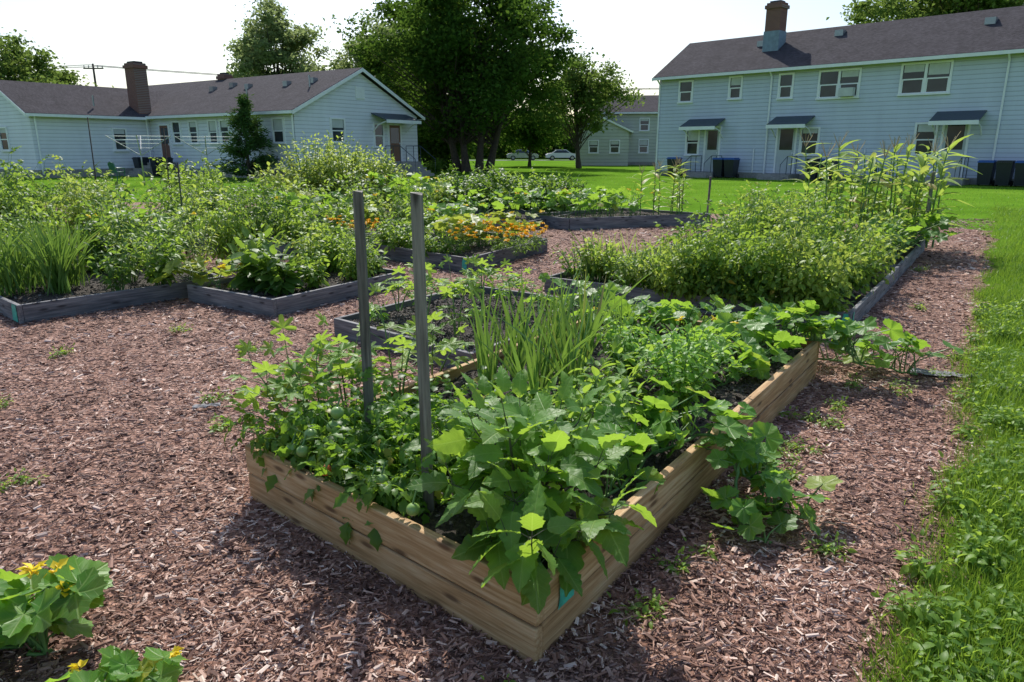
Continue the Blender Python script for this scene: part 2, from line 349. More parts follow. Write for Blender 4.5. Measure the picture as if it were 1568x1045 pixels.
def pet(a,P,Q,r,mi):
    P=np.asarray(P);Q=np.asarray(Q); D=Q-P; Ln=np.linalg.norm(D,axis=1); R=orient(D)
    V=T_pet['V'][None]*np.stack([np.full(len(P),r),Ln,np.full(len(P),r)],-1)[:,None,:]
    V=np.einsum('mij,mnj->mni',R,V)+P[:,None,:]; off=(np.arange(len(P))*6)[:,None,None]
    a.add(V.reshape(-1,3),[(f[None]+off).reshape(-1,4) for f in T_pet['F']],mi,np.full((len(P)*6,3),.5))
def bez(p,c,q,t): t=t[:,None]; return (1-t)**2*p+2*t*(1-t)*c+t*t*q
def stemplant(a,base,h,spread,nst,nlv,Ts,size,up=.25,sr=.006,t0=.15,petl=.04,ml=0,ms=1,lean=(0,0),tops=.75,rs=.4,bspr=.15,dz=.25):
    base=np.array(base,float); PP=[];DD=[];QQ=[];SS=[]
    for i in range(nst):
        az=i*2.4+U(-.4,.4); r=spread*math.sqrt(U(.02,1)); hh=h*(1-.35*(r/spread)**2)*U(tops,1.06)
        st=base+[math.cos(az)*r*bspr,math.sin(az)*r*bspr,0]
        en=base+[math.cos(az)*r+lean[0],math.sin(az)*r+lean[1],hh]
        ct=st+(en-st)*[.35,.35,.65]+[0,0,hh*.08]
        tube(a,bez(st,ct,en,np.linspace(0,1,6)),np.linspace(sr,sr*.35,6),4,ms)
        t=np.sort(U(t0,1,nlv)); t[-1]=1; p=bez(st,ct,en,t)
        an=np.arange(nlv)*2.4+U(0,6); D=np.stack([np.cos(an),np.sin(an),up+rng.normal(0,.3,nlv)],-1)
        D[:,:2]+=.35*np.array([math.cos(az),math.sin(az)])
        D[-1]=[.3*math.cos(az),.3*math.sin(az),.8]; D=nrm(D)
        pl=petl*U(.6,1.3,nlv)
        PP.append(p);QQ.append(p+D*pl[:,None]+[0,0,petl*.2]); DD.append(D-[0,0,dz]); SS.append(U(size[0],size[1],nlv)*(1.05-.45*t))
    P=np.concatenate(PP);Q=np.concatenate(QQ)
    if petl>.015: pet(a,P,Q,max(.003,sr*.5),ms)
    scatter(a,Ts,Q,np.concatenate(DD),np.concatenate(SS),ml,rs=rs)
def squash(a,pts,n,h,size,Ts=T_sq,ml=0,ms=1,jit=.12,vine=True):
    pts=np.array(pts,float); m=len(pts)
    tt=np.linspace(0,m-1,max(6,4*m)); path=np.stack([np.interp(tt,np.arange(m),pts[:,k]) for k in range(3)],-1)
    path+=rng.normal(0,.015,path.shape)*[1,1,.3]
    if vine and m>1: tube(a,path,.008,5,ms)
    q=U(0,m-1,n); B=np.stack([np.interp(q,np.arange(m),pts[:,k]) for k in range(3)],-1)
    off=rng.normal(0,jit,(n,2)); hh=h*U(.35,1.1,n)
    Q=B+np.stack([off[:,0],off[:,1],hh],-1)
    M=(B+Q)/2+np.stack([-off[:,0]*.25,-off[:,1]*.25,hh*.1],-1)
    pet(a,B,M,.011,ms); pet(a,M,Q,.008,ms)
    an=np.arctan2(off[:,1],off[:,0])+rng.normal(0,.8,n)
    D=np.stack([np.cos(an),np.sin(an),rng.normal(-.1,.4,n)],-1)
    scatter(a,Ts,Q,D,U(size[0],size[1],n),ml,rs=.45)
def blades(a,c,n,L,sp,tilt=.25,Ts=T_bl,ml=0,w=None):
    P=np.array([c[0],c[1],c[2]])+np.stack([rng.normal(0,sp,n),rng.normal(0,sp,n),np.zeros(n)],-1)
    an=U(0,6.28,n); ti=np.abs(rng.normal(0,tilt,n))
    D=np.stack([np.cos(an)*ti,np.sin(an)*ti,np.ones(n)],-1); scatter(a,Ts,P,D,U(L*.55,L,n),ml,rs=2)
def flower(a,p,r,mi,n=14):
    P=np.repeat(np.array([p]),n,0)+rng.normal(0,r*.12,(n,3)); an=U(0,6.28,n)
    D=np.stack([np.cos(an),np.sin(an),U(-.1,.9,n)],-1); scatter(a,T_tl,P,D,r,mi,rs=.5)
# ---------------------------------------------------------------- ground
gs=Acc(); R=900
n=40; xs=np.linspace(-R,R,n); 
V=[(x,y,0) for y in xs for x in xs]; gs.add(V,[[[i*n+j,i*n+j+1,(i+1)*n+j+1,(i+1)*n+j] for i in range(n-1) for j in range(n-1)]])
gs.build('ground',[M_ground])
def bx(Y): return 1.33+.66*(Y-1.88)+.06*np.sin(Y*2.1)+.04*np.sin(Y*5.3+1)
rb=[(bx(y)+random.uniform(-.05,.05),y) for y in np.arange(-3,14.5,.22)]
top=[(9.3,15.0),(8.6,15.6),(7.6,16.1),(6.5,17.6),(5,18.5),(2,19),(-2,20.5),(-6,22),(-12,22.5),(-18,21),(-20,12),(-16,3),(-10,-3)]
poly=rb+top
ma=Acc(); ma.add([(x,y,.004) for x,y in poly],[[list(range(len(poly)))]]); ma.build('mulch_path',[M_mulch],False)
def chips(nn,mg=1.2):
    Y=np.exp(U(math.log(1.3),math.log(17),nn)); w=.76*Y+mg; X=U(-1,1,nn)*w
    k=X<bx(Y)+rng.normal(0,.07,nn); X=X[k];Y=Y[k]; m_=len(X)
    an=U(0,6.28,m_); D=np.stack([np.cos(an),np.sin(an),rng.normal(0,.16,m_)],-1)
    S=(.011+.036*rng.random(m_)**2.8)*(1+.10*np.maximum(0,Y-2)); Z=.008+.018*rng.random(m_)
    ca=Acc(); scatter(ca,T_chip,np.stack([X,Y,Z],-1),D,S,0,rs=.45)
    return ca
chips(250000).build('mulch_wood_chips',[M_chip],False)
ga=Acc()
nn=230000; Y=np.exp(U(math.log(1.1),math.log(20),nn)); ww=U(0,1,nn)**1.2*(1.2+.38*Y); X=bx(Y)-.08+ww+rng.normal(0,.06,nn)
hgt=(.035+.07*rng.random(nn)**1.5)*(1+.03*Y)*(1+.4*np.sin(X*3+1)*np.sin(Y*2.3))*np.clip(.55+ww*2,.5,1)
an=U(0,6.28,nn); ti=np.abs(rng.normal(0,.6,nn)); D=np.stack([np.cos(an)*ti,np.sin(an)*ti,np.ones(nn)],-1)
scatter(ga,T_gr,np.stack([X,Y,np.zeros(nn)],-1),D,hgt,0,rs=2)
nn=60000; Y=U(16,46,nn); X=U(-1,1,nn)*.78*Y
k=(Y>22.3)|(X>bx(Y))|((X>6)&(Y>17.5)); X=X[k];Y=Y[k];nn=len(X)
an=U(0,6.28,nn); ti=np.abs(rng.normal(0,.9,nn)); D=np.stack([np.cos(an)*ti,np.sin(an)*ti,np.ones(nn)],-1)
scatter(ga,[dict(V=T_gr[0]['V']*[4,1,1],F=T_gr[0]['F'],lc=T_gr[0]['lc'])],np.stack([X,Y,np.zeros(nn)],-1),D,U(.03,.07,nn),0,rs=2)
ga.build('grass',[L_grass])
wa=Acc(); nn=3400; Y=np.exp(U(math.log(1.4),math.log(7),nn)); cl=np.sin(Y*4.1)+np.sin(Y*9.3+2); X=bx(Y)+.0+np.abs(rng.normal(0,.3,nn)); k=cl>-.3; X=X[k];Y=Y[k];nn=len(X); an=U(0,6.28,nn)
D=np.stack([np.cos(an),np.sin(an),rng.normal(.3,.4,nn)],-1); scatter(wa,T_ov,np.stack([X,Y,U(.03,.11,nn)],-1),D,U(.018,.045,nn)); 
for i in range(40):
    y=math.exp(U(math.log(1.5),math.log(8))); stemplant(wa,(bx(y)+U(-.12,.35),y,0),U(.07,.18),.12,8,8,T_ovl,(.03,.075),sr=.002,petl=.01,ms=0)
for (x,y) in [(-1.9,4.4),(-1.0,4.9),(-2.4,3.2),(-3.6,5.5),(1.55,3.6),(1.75,4.1),(1.35,3.3),(4.2,7.2),(3.1,4.9),(3.5,5.4),(-3,6.3),(-1.5,5.3),(-2.1,5.6),(.6,8.3),(-.6,8.6),(2.65,4.6),(-1.7,3.9),(1.3,2.55),(1.15,3.0),(1.45,3.5),(2.0,4.3),(2.4,4.75),(1.9,3.95),(.45,2.2),(.7,2.55),(-3.3,4.3),(-.1,1.75),(5.5,9.6)]:
    for k in range(3): stemplant(wa,(x+U(-.08,.08),y+U(-.08,.08),0),.06,.07,4,5,T_ovl,(.025,.05),sr=.002,petl=.01,ms=0)
wa.build('weeds',[L_med])
for (x,y,s,r) in [(-1.93,4.28,.1,.3),(3.05,4.97,.2,-.25),(3.28,4.9,.12,.3)]:
    fa=Acc(); n=9; V=[];
    for j in range(n):
        for i in range(n):
            V.append(((i/(n-1)-.5)*s*1.6+random.uniform(-1,1)*s*.1,(j/(n-1)-.5)*s*.6+random.uniform(-1,1)*s*.07+.05*s*math.sin(i),.026+random.uniform(0,.014)))
    fa.add(V,[[[j*n+i,j*n+i+1,(j+1)*n+i+1,(j+1)*n+i] for j in range(n-1) for i in range(n-1) if random.random()<.9]]); o=fa.build('landscape_fabric_scrap',[M_fabric]); o.location=(x,y,0); o.rotation_euler=(0,0,r)
# ---------------------------------------------------------------- raised beds
import bmesh
def plank(p0,p1,z0,z1,th,mat,parent,name):
    p0=np.array(p0);p1=np.array(p1); Ln=np.linalg.norm(p1-p0); me=bpy.data.meshes.new(name)
    bm=bmesh.new(); bmesh.ops.create_cube(bm,size=1)
    for v in bm.verts: v.co=Vector((v.co.x*Ln,v.co.y*th,v.co.z*(z1-z0)))
    bmesh.ops.bevel(bm,geom=bm.edges[:],offset=.006,segments=2,affect='EDGES',profile=.5)
    bm.to_mesh(me); bm.free(); me.materials.append(mat); o=bpy.data.objects.new(name,me); COL.objects.link(o)
    o.location=((p0[0]+p1[0])/2,(p0[1]+p1[1])/2,(z0+z1)/2); o.rotation_euler=(0,0,math.atan2(p1[1]-p0[1],p1[0]-p0[0])); o.parent=parent; return o
def bed(cs,h,nb,mat,soil,tapes=()):
    e=empty('raised_garden_bed'); cs=[np.array(c,float) for c in cs]; cen=sum(cs)/4; th=.04
    for i in range(4):
        p,q=cs[i],cs[(i+1)%4]; d=(q-p)/np.linalg.norm(q-p); nr=np.array([-d[1],d[0]])
        if np.dot(cen-p,nr)<0: nr=-nr
        for k in range(nb):
            s=th+.002 if i%2 else 0
            j0=.006*(k-.5)*(nb>1); j1=-.004*(k-.5)*(nb>1)
            plank(p+d*s+nr*(th/2+j0),q-d*s+nr*(th/2+j1),k*h/nb+.002,(k+1)*h/nb-.005,th,mat,e,'side_board')
        for (ei,dist,ln) in tapes:
            if ei==i:
                ta=Acc(); c0=p+d*dist; zz=h*.5 if nb>1 else h*.1
                n=6; V=[]
                for a_ in range(n+1):
                    for b_ in range(n+1):
                        w=c0+d*(ln*a_/n*(1-.25*(b_/n))+ .005*random.uniform(-1,1))-nr*(.0055+.0015*random.random()); V.append((w[0],w[1],zz+(h-zz-.008)*b_/n))
                ta.add(V,[[[j*(n+1)+i2,j*(n+1)+i2+1,(j+1)*(n+1)+i2+1,(j+1)*(n+1)+i2] for j in range(n) for i2 in range(n)]]); ta.build('teal_tape',[M_tape],True,e)
    sa=Acc(); m=44; V=[]
    A,B,C,D=[c+(cen-c)*.02 for c in cs]
    for j in range(m):
        for i in range(m):
            s,t=i/(m-1),j/(m-1); w=(A*(1-s)+B*s)*(1-t)+(D*(1-s)+C*s)*t
            V.append((w[0],w[1],soil+rng.normal(0,.007)+.015*math.sin(w[0]*6)*math.sin(w[1]*7)))
    sa.add(V,[[[j*m+i,j*m+i+1,(j+1)*m+i+1,(j+1)*m+i] for j in range(m-1) for i in range(m-1)]]); sa.build('soil',[M_soil],True,e)
    nc=9000 if cen[1]<7 else 3000
    s=U(.03,.97,nc)[:,None];t=U(.03,.97,nc)[:,None]; W=(A*(1-s)+B*s)*(1-t)+(D*(1-s)+C*s)*t
    ca=Acc(); scatter(ca,T_clod,np.stack([W[:,0],W[:,1],soil+.004+.015*np.sin(W[:,0]*6)*np.sin(W[:,1]*7)],-1),rng.normal(0,1,(nc,3)),.008+.03*rng.random(nc)**3,0,rs=2)
    ca.build('soil_clods',[M_clod],False,e)
    return e
A=(.075,1.945);B=(-1.235,3.079);D_=(.89,6.08);C=(2.20,4.95)
bed([A,B,D_,C],.285,2,M_pine,.215,[(3,3.46,.1)])
bed([(-.295,4.995),(-1.566,6.13),(-.46,7.75),(.95,6.75)],.17,1,M_grayw,.11)
bed([(3.0,6.2),(.37,8.12),(2.2,10.8),(4.83,8.88)],.19,1,M_grayw,.13,[(0,.02,.06),(3,3.1,.08)])
bed([(4.87,8.95),(2.3,10.9),(4.1,13.5),(6.67,11.6)],.19,1,M_grayw,.13)
bed([(-4.62,6.56),(-6.6,8.3),(-5.3,10.2),(-3.3,8.15)],.19,1,M_grayw,.13,[(0,.03,.16)])
bed([(-2.32,6.83),(-3.50,7.62),(-2.45,9.35),(-1.28,8.53)],.19,1,M_grayw,.13,[])
bed([(-.57,9.36),(-2.7,11.4),(-1.55,13.5),(.57,11.5)],.22,1,M_grayw,.15,[(0,.03,.1)])
bed([(1.13,14.6),(.3,15.6),(2.6,17.3),(4.3,15.7)],.25,1,M_grayw,.18,[])
bed([(-3.6,10.6),(-5.4,11.9),(-4.1,13.9),(-2.3,12.6)],.2,1,M_grayw,.14,[(0,.03,.1)])
bed([(-6.3,10.6),(-8.6,12.2),(-7.3,14.2),(-5.0,12.6)],.2,1,M_grayw,.14,[])
bed([(-2.6,14.8),(-5.2,16.4),(-4,18.2),(-1.3,16.6)],.2,1,M_grayw,.14,[])
bed([(.3,14.4),(-1.7,15.6),(-.6,17.6),(1.4,16.4)],.2,1,M_grayw,.14,[])
def stake(x,y,z0,z1,w,tx,ty):
    a=Acc(); n=9; z=np.linspace(z0,z1,n); V=[]
    for i,zz in enumerate(z):
        t=i/(n-1); cx=tx*t+random.uniform(-.0015,.0015); cy=ty*t
        for sx,sy in ((-1,-1),(1,-1),(1,1),(-1,1)): V.append((cx+sx*w/2,cy+sy*w*.32,zz+(random.uniform(-.008,.008) if i==n-1 else 0)))
    F=[[i*4+j,i*4+(j+1)%4,(i+1)*4+(j+1)%4,(i+1)*4+j] for i in range(n-1) for j in range(4)]+[[(n-1)*4,(n-1)*4+1,(n-1)*4+2,(n-1)*4+3]]
    V=[(v[2],v[1],-v[0]) for v in V]
    a.add(V,[F]); o=a.build('wooden_stake',[M_stake],False); o.location=(x,y,0); o.rotation_euler=(0,-math.pi/2,0); return o
stake(-.325,2.56,.05,1.45,.041,-.01,.0)
stake(-.655,3.1,.05,1.425,.041,.0,.01)
for (x,y,h) in [(6.5,11.4,1.25),(4.7,17.5,.95)]: stake(x,y,0,h,.045,.02,0)
# ---------------------------------------------------------------- hero plants
a=Acc(); stemplant(a,(.03,2.45,.2),.5,.3,9,8,T_egg,(.16,.245),up=.5,sr=.008,t0=.3,petl=.06,dz=.1)
stemplant(a,(.06,2.33,.2),.36,.32,7,7,T_egg,(.17,.25),up=.3,sr=.008,t0=.4,petl=.06,lean=(.0,-.12),tops=.6,dz=.15)
stemplant(a,(.08,2.25,.2),.2,.2,7,5,T_egg,(.17,.24),up=0,sr=.008,t0=.55,petl=.06,lean=(-.03,-.16),tops=.6,dz=.35)
a.build('eggplant_plant',[L_egg,M_stemd],lc=True)
a=Acc(); stemplant(a,(-.1,2.72,.2),.42,.24,7,8,T_egg,(.13,.21),up=.45,sr=.008,t0=.3,petl=.06,dz=.1); a.build('eggplant_plant',[L_egg,M_stemd],lc=True)
toms=[((-.46,2.72,.2),.33,.24),((-.72,2.95,.2),.38,.28),((-.98,3.15,.2),.36,.24),((-.62,3.25,.2),.34,.26),((-.34,3.05,.2),.34,.26),((-.2,3.35,.2),.28,.25),((-.5,3.55,.2),.24,.25)]
fr=[(-.88,2.80,.37),(-.94,2.85,.36),(-.36,2.37,.33),(-.25,2.44,.5),(-.74,2.86,.52),(-.76,2.85,.46),(-.86,2.86,.42),(-.55,2.6,.33),(-.5,2.53,.37)]
for k,(p,h,s) in enumerate(toms):
    a=Acc(); stemplant(a,p,h,s,13,9,T_tom,(.14,.25),up=.15,sr=.006,t0=.1,petl=.02,lean=(-.03,-.05),tops=.45,rs=.5)
    for c in fr[k*3:k*3+3]: 
        sphere(a,c,U(.024,.031),2,.9); tube(a,[(c[0],c[1],c[2]+.024),(c[0]+.01,c[1]+.03,c[2]+.06)],.004,5,1)
    if k==0: sphere(a,(-.76,2.69,.335),.027,3,.88)
    a.build('tomato_plant',[L_tom,M_stem,M_gtom,M_rtom])
for (x,y,h,lx) in [(-1.08,3.3,.56,-.12),(-1.0,3.45,.62,-.08),(-.88,3.6,.6,-.04),(-.64,3.8,.66,0),(-.5,4.25,.45,0),(-1.05,6.5,.4,0),(-.75,6.0,.5,0),(-.3,6.9,.4,0),(-.45,5.6,.5,0),(0,6.5,.4,0)]:
    a=Acc(); stemplant(a,(x,y,.15),h,.16,3,7,T_okr,(.17,.28),up=.45,sr=.008,t0=.35,petl=.11,tops=.7,dz=.15,lean=(lx,0)); a.build('okra_plant',[L_okra,M_stem],lc=True)
for (x,y) in [(-1.2,6.2),(-.9,6.8),(-.6,7.3),(-.35,6.3),(-.1,7.2),(.25,6.9),(-.7,5.6)]:
    a=Acc(); stemplant(a,(x,y,.12),.16,.12,5,6,T_ov,(.05,.1),sr=.003,petl=.01); a.build('seedling_plant',[L_bas,M_stem])
a=Acc()
for (x,y) in [(-.12,3.75),(.02,3.95),(.14,3.8),(.2,4.15),(.3,4.0),(.0,4.3),(.33,3.7),(.45,4.25),(.12,3.55),(-.15,4.05),(.25,4.4)]:
    blades(a,(x,y,.2),13,.74,.02,.2)
a.build('garlic_plants',[L_gar])
for (x,y,h,s) in [(.3,3.15,.3,.18),(.45,3.5,.36,.2),(.62,3.85,.36,.22),(.25,3.45,.26,.18),(.15,3.0,.3,.18),(.5,3.2,.3,.18),(.05,3.3,.26,.18)]:
    a=Acc(); stemplant(a,(x,y,.2),h,s,9,10,T_pep,(.07,.14),up=.5,sr=.005,petl=.04,dz=.1); a.build('pepper_plant',[L_okra,M_stem],lc=True)
for (x,y,h,s) in [(.88,3.62,.5,.28),(1.02,3.95,.44,.26),(.7,4.3,.4,.25),(1.15,4.3,.38,.24)]:
    a=Acc(); stemplant(a,(x,y,.2),h,s,28,16,T_ov,(.04,.085),up=.35,sr=.004,petl=.012)
    a.build('basil_plant',[L_bas,M_stem])
a=Acc()
squash(a,[(.45,2.75,.22),(.6,3.0,.24),(.85,3.15,.3),(1.0,3.1,.31),(1.1,2.98,.14),(1.16,2.88,.04),(1.3,2.86,.03)],48,.14,(.1,.19),jit=.08)
squash(a,[(.35,2.6,.22),(.5,2.9,.24),(.75,3.3,.26)],26,.2,(.1,.19),jit=.08)
squash(a,[(.98,3.05,.31),(1.02,2.9,.12),(.98,2.78,.03),(1.05,2.66,.02)],18,.1,(.09,.16),jit=.05)
squash(a,[(1.05,3.2,.31),(1.18,3.15,.16),(1.25,3.05,.03),(1.2,2.9,.02)],16,.08,(.08,.15),jit=.05)
for p in [(.7,3.1,.42)]: flower(a,p,.04,2,8)
a.build('cucumber_vine',[L_squ,M_stem,M_yflow],lc=True)
a=Acc()
squash(a,[(1.1,4.4,.22),(1.5,4.75,.25),(1.95,4.95,.3),(2.3,4.85,.28),(2.5,4.9,.1)],80,.2,(.12,.22),jit=.12)
squash(a,[(1.25,4.1,.22),(1.5,4.35,.22),(1.75,4.6,.22)],34,.16,(.11,.19),jit=.09)
squash(a,[(.7,5.1,.22),(1.1,5.45,.22),(1.6,5.3,.22),(2.0,5.0,.25)],80,.24,(.11,.21),jit=.13)
squash(a,[(.7,5.9,.1),(1.1,5.85,.1),(1.7,5.55,.05),(2.2,5.3,.05),(2.7,5.1,.05),(2.9,4.9,.03)],70,.22,(.12,.22),jit=.11)
for k in range(4): flower(a,(U(.8,2),U(4.8,5.4),.42),.035,2,8)
a.build('squash_plant',[L_squ,M_stem,M_yflow],lc=True)
a=Acc(); squash(a,[(.3,5.2,.2),(.6,5.6,.2),(.8,6.3,.14),(.6,6.9,.13)],32,.3,(.12,.22),jit=.15); 
for k in range(3): flower(a,(U(.3,.7),U(5.3,6.6),.4),.035,2,8)
a.build('squash_plant',[L_squ,M_stem,M_yflow],lc=True)
a=Acc()
for k in range(12): blades(a,(U(.1,.8),U(4.4,5.4),.2),9,.5,.03,.3)
a.build('onion_plants',[L_gar])
a=Acc(); squash(a,[(-1.78,1.88,.02),(-1.62,2.05,.02),(-1.5,1.98,.02)],40,.2,(.15,.24),jit=.08)
for p in [(-1.5,2.1,.25),(-1.44,2.02,.22),(-1.49,2.16,.19),(-1.56,2.06,.27),(-1.4,2.0,.18)]: flower(a,p,.045,2,11)
squash(a,[(-1.3,1.70,.02),(-1.1,1.78,.02),(-.95,1.74,.02)],20,.13,(.09,.15),jit=.05)
for p in [(-1.0,1.82,.15),(-1.25,1.76,.15)]: flower(a,p,.03,2,8)
a.build('squash_plant',[L_squ,M_stem,M_yflow],lc=True)
# ---------------------------------------------------------------- other beds
def bush(name,x,y,h,s,mat,Ts,size,nst,nlv,z=.12,**k):
    a=Acc(); stemplant(a,(x,y,z),h,s,nst,nlv,Ts,size,petl=k.pop('petl',.012),**k); return a.build(name,[mat,M_stem])
for i in range(13):
    t=i/12; x=.75+1.6*t*.9; y=8.0-1.1*t+U(0,.5)
    bush('bean_plant',x,y,.42+U(0,.16),.34,L_yel if i%2 else L_med,T_ovl,(.05,.11),16,12)
a=Acc()
for i in range(34):
    t=U(0,1); q=U(.0,1.4); blades(a,(.6+1.7*t+.5*q,8.0-1.25*t+.8*q,.13),15,.6,.06,.35)
a.build('ornamental_grass_clumps',[L_corn])
for i in range(18):
    t=(i%6)/5; q=(i//6)
    x=1.75+1.1*t+.55*q+U(-.12,.12)+.0; y=7.25-.75*t+.85*q+U(-.12,.12)
    bush('tomato_plant',x,y,U(.7,1.1),.45,[L_med,L_yel,L_dk,L_med][i%4],T_toml,(.15,.26),18,12,rs=.6,tops=.5)
for i in range(6):
    t=i/5; bush('bean_plant',1.55+1.3*t,7.35-.95*t,U(.35,.5),.34,[L_yel,L_med][i%2],T_ovl,(.06,.12),16,12,tops=.5)
for i in range(7):
    x=3.2+i*.25; y=9.3+i*.33; bush('tomato_plant',x+U(-.3,.3)-.3,y,U(.8,1.05),.5,[L_med,L_dk,L_yel][i%3],T_toml,(.15,.25),18,12,rs=.6,tops=.6)
for i in range(8):
    x=3.5+i*.4; y=7.4+i*.58; bush('pepper_plant',x-.1,y,U(.5,.75),.4,[L_dk,L_med,L_yel][i%3],T_ovl,(.08,.16),18,14,tops=.5)
a=Acc(); squash(a,[(4.9,9.2,.2),(5.6,10.2,.2),(6.4,11.3,.2)],70,.4,(.16,.28),T_sql,jit=.22); a.build('squash_plant',[L_squ,M_stem],lc=True)
def corn(x,y,h,z=.13,sc=1,tas=True):
    a=Acc(); lx,ly=U(-.1,.1),U(-.1,.1)
    p=[(x+lx*t*t,y+ly*t*t,z+h*t) for t in np.linspace(0,1,7)]; tube(a,p,np.linspace(.016,.008,7)*sc,6,1)
    nl=12; t=np.linspace(.12,.95,nl); P=np.stack([x+lx*t*t,y+ly*t*t,z+h*t],-1); an=np.arange(nl)*math.pi+U(0,3)+rng.normal(0,.5,nl)
    D=np.stack([np.cos(an),np.sin(an),U(.6,1.3,nl)],-1); scatter(a,T_cb,P,D,U(.3,.48,nl)*sc,0,rs=.3)
    m_=8; P=np.repeat([[x+lx,y+ly,z+h*.98]],m_,0); an=U(0,6.28,m_); D=np.stack([np.cos(an)*.5,np.sin(an)*.5,np.ones(m_)],-1)
    if tas: pet(a,P,P+nrm(D)*U(.18,.3,m_)[:,None]*sc,.009,2)
    a.build('corn_stalk',[L_corn,M_stem,M_tass])
for i in range(32):
    x=4.75+(i%8)*.26+(i//8)*.12+U(-.12,.12); y=11.3+(i//8)*.4-(i%8)*.04+U(-.15,.15); corn(x,y,U(1.05,1.55),tas=i%3==0)
for i in range(8): corn(3.0+U(-.5,.9),15.9+U(-.3,.5),U(.85,1.15),.18,.8)
a=Acc(); 
for k in range(16): 
    x,y=-.35+U(-.45,.75),10.1+U(-.2,1.1); stemplant(a,(x,y,.15),.28,.2,9,8,T_nar,(.05,.1),sr=.003,petl=.01)
    for q in range(7): flower(a,(x+U(-.2,.2),y+U(-.25,.15),.15+U(.22,.38)),.042,2,14)
a.build('marigold_plants',[L_dk,M_stem,M_oflow])
a=Acc(); 
for k in range(6): 
    x,y=-2.4+U(-.5,.3),11.5+U(-.4,.4); stemplant(a,(x,y,.15),.3,.2,9,8,T_nar,(.05,.1),sr=.003,petl=.01)
    for q in range(6): flower(a,(x+U(-.2,.2),y+U(-.2,.2),.15+U(.25,.4)),.042,2,14)
a.build('marigold_plants',[L_dk,M_stem,M_oflow])
L_squy=G('yellowing_squash_leaf',(.11,.19,.03),(.26,.31,.05),(.6,.7,.08),nz=False)
for i_,(pts,n_,h_) in enumerate([([(-.9,10.2,.15),(-.6,11,.15),(.2,11.6,.15)],80,.45),([(-1.2,11.6,.15),(-.6,12.6,.15)],60,.5),([(.4,15.5,.18),(1.4,15.3,.18),(2.8,15.9,.18)],110,.5),([(1.2,16.6,.18),(2.6,16.9,.18)],60,.5),([(-1.4,15.9,.14),(.8,15.6,.14)],80,.55),([(-3.6,7.95,.13),(-3.15,7.65,.13)],26,.26),([(-4.2,12.4,.14),(-2.6,13.2,.14)],60,.65),([(-3,16,.14),(-1.8,15.5,.14)],60,.85),([(-5.5,9.6,.13),(-4.6,9.8,.13)],50,.6)]):
    a=Acc(); squash(a,pts,n_,h_,(.16,.3),T_sql,jit=.2)
    for k in range(6): p=pts[k%len(pts)]; flower(a,(p[0]+U(-.3,.3),p[1]+U(-.3,.3),p[2]+h_),.055,2,8)
    a.build('squash_plant',[L_squy if i_ in (0,5) else L_squ,M_stem,M_yflow],lc=True)
for i in range(6): bush('pepper_plant',-1.9+i*.18,10.75-i*.2+U(0,.3),U(.35,.5),.28,L_med,T_ovl,(.06,.12),14,12)
a=Acc()
for i in range(13): blades(a,(-5.0+U(-.35,.35),7.5+U(-.3,.3),.13),26,.8,.05,.25)
a.build('chive_clump',[L_gar])
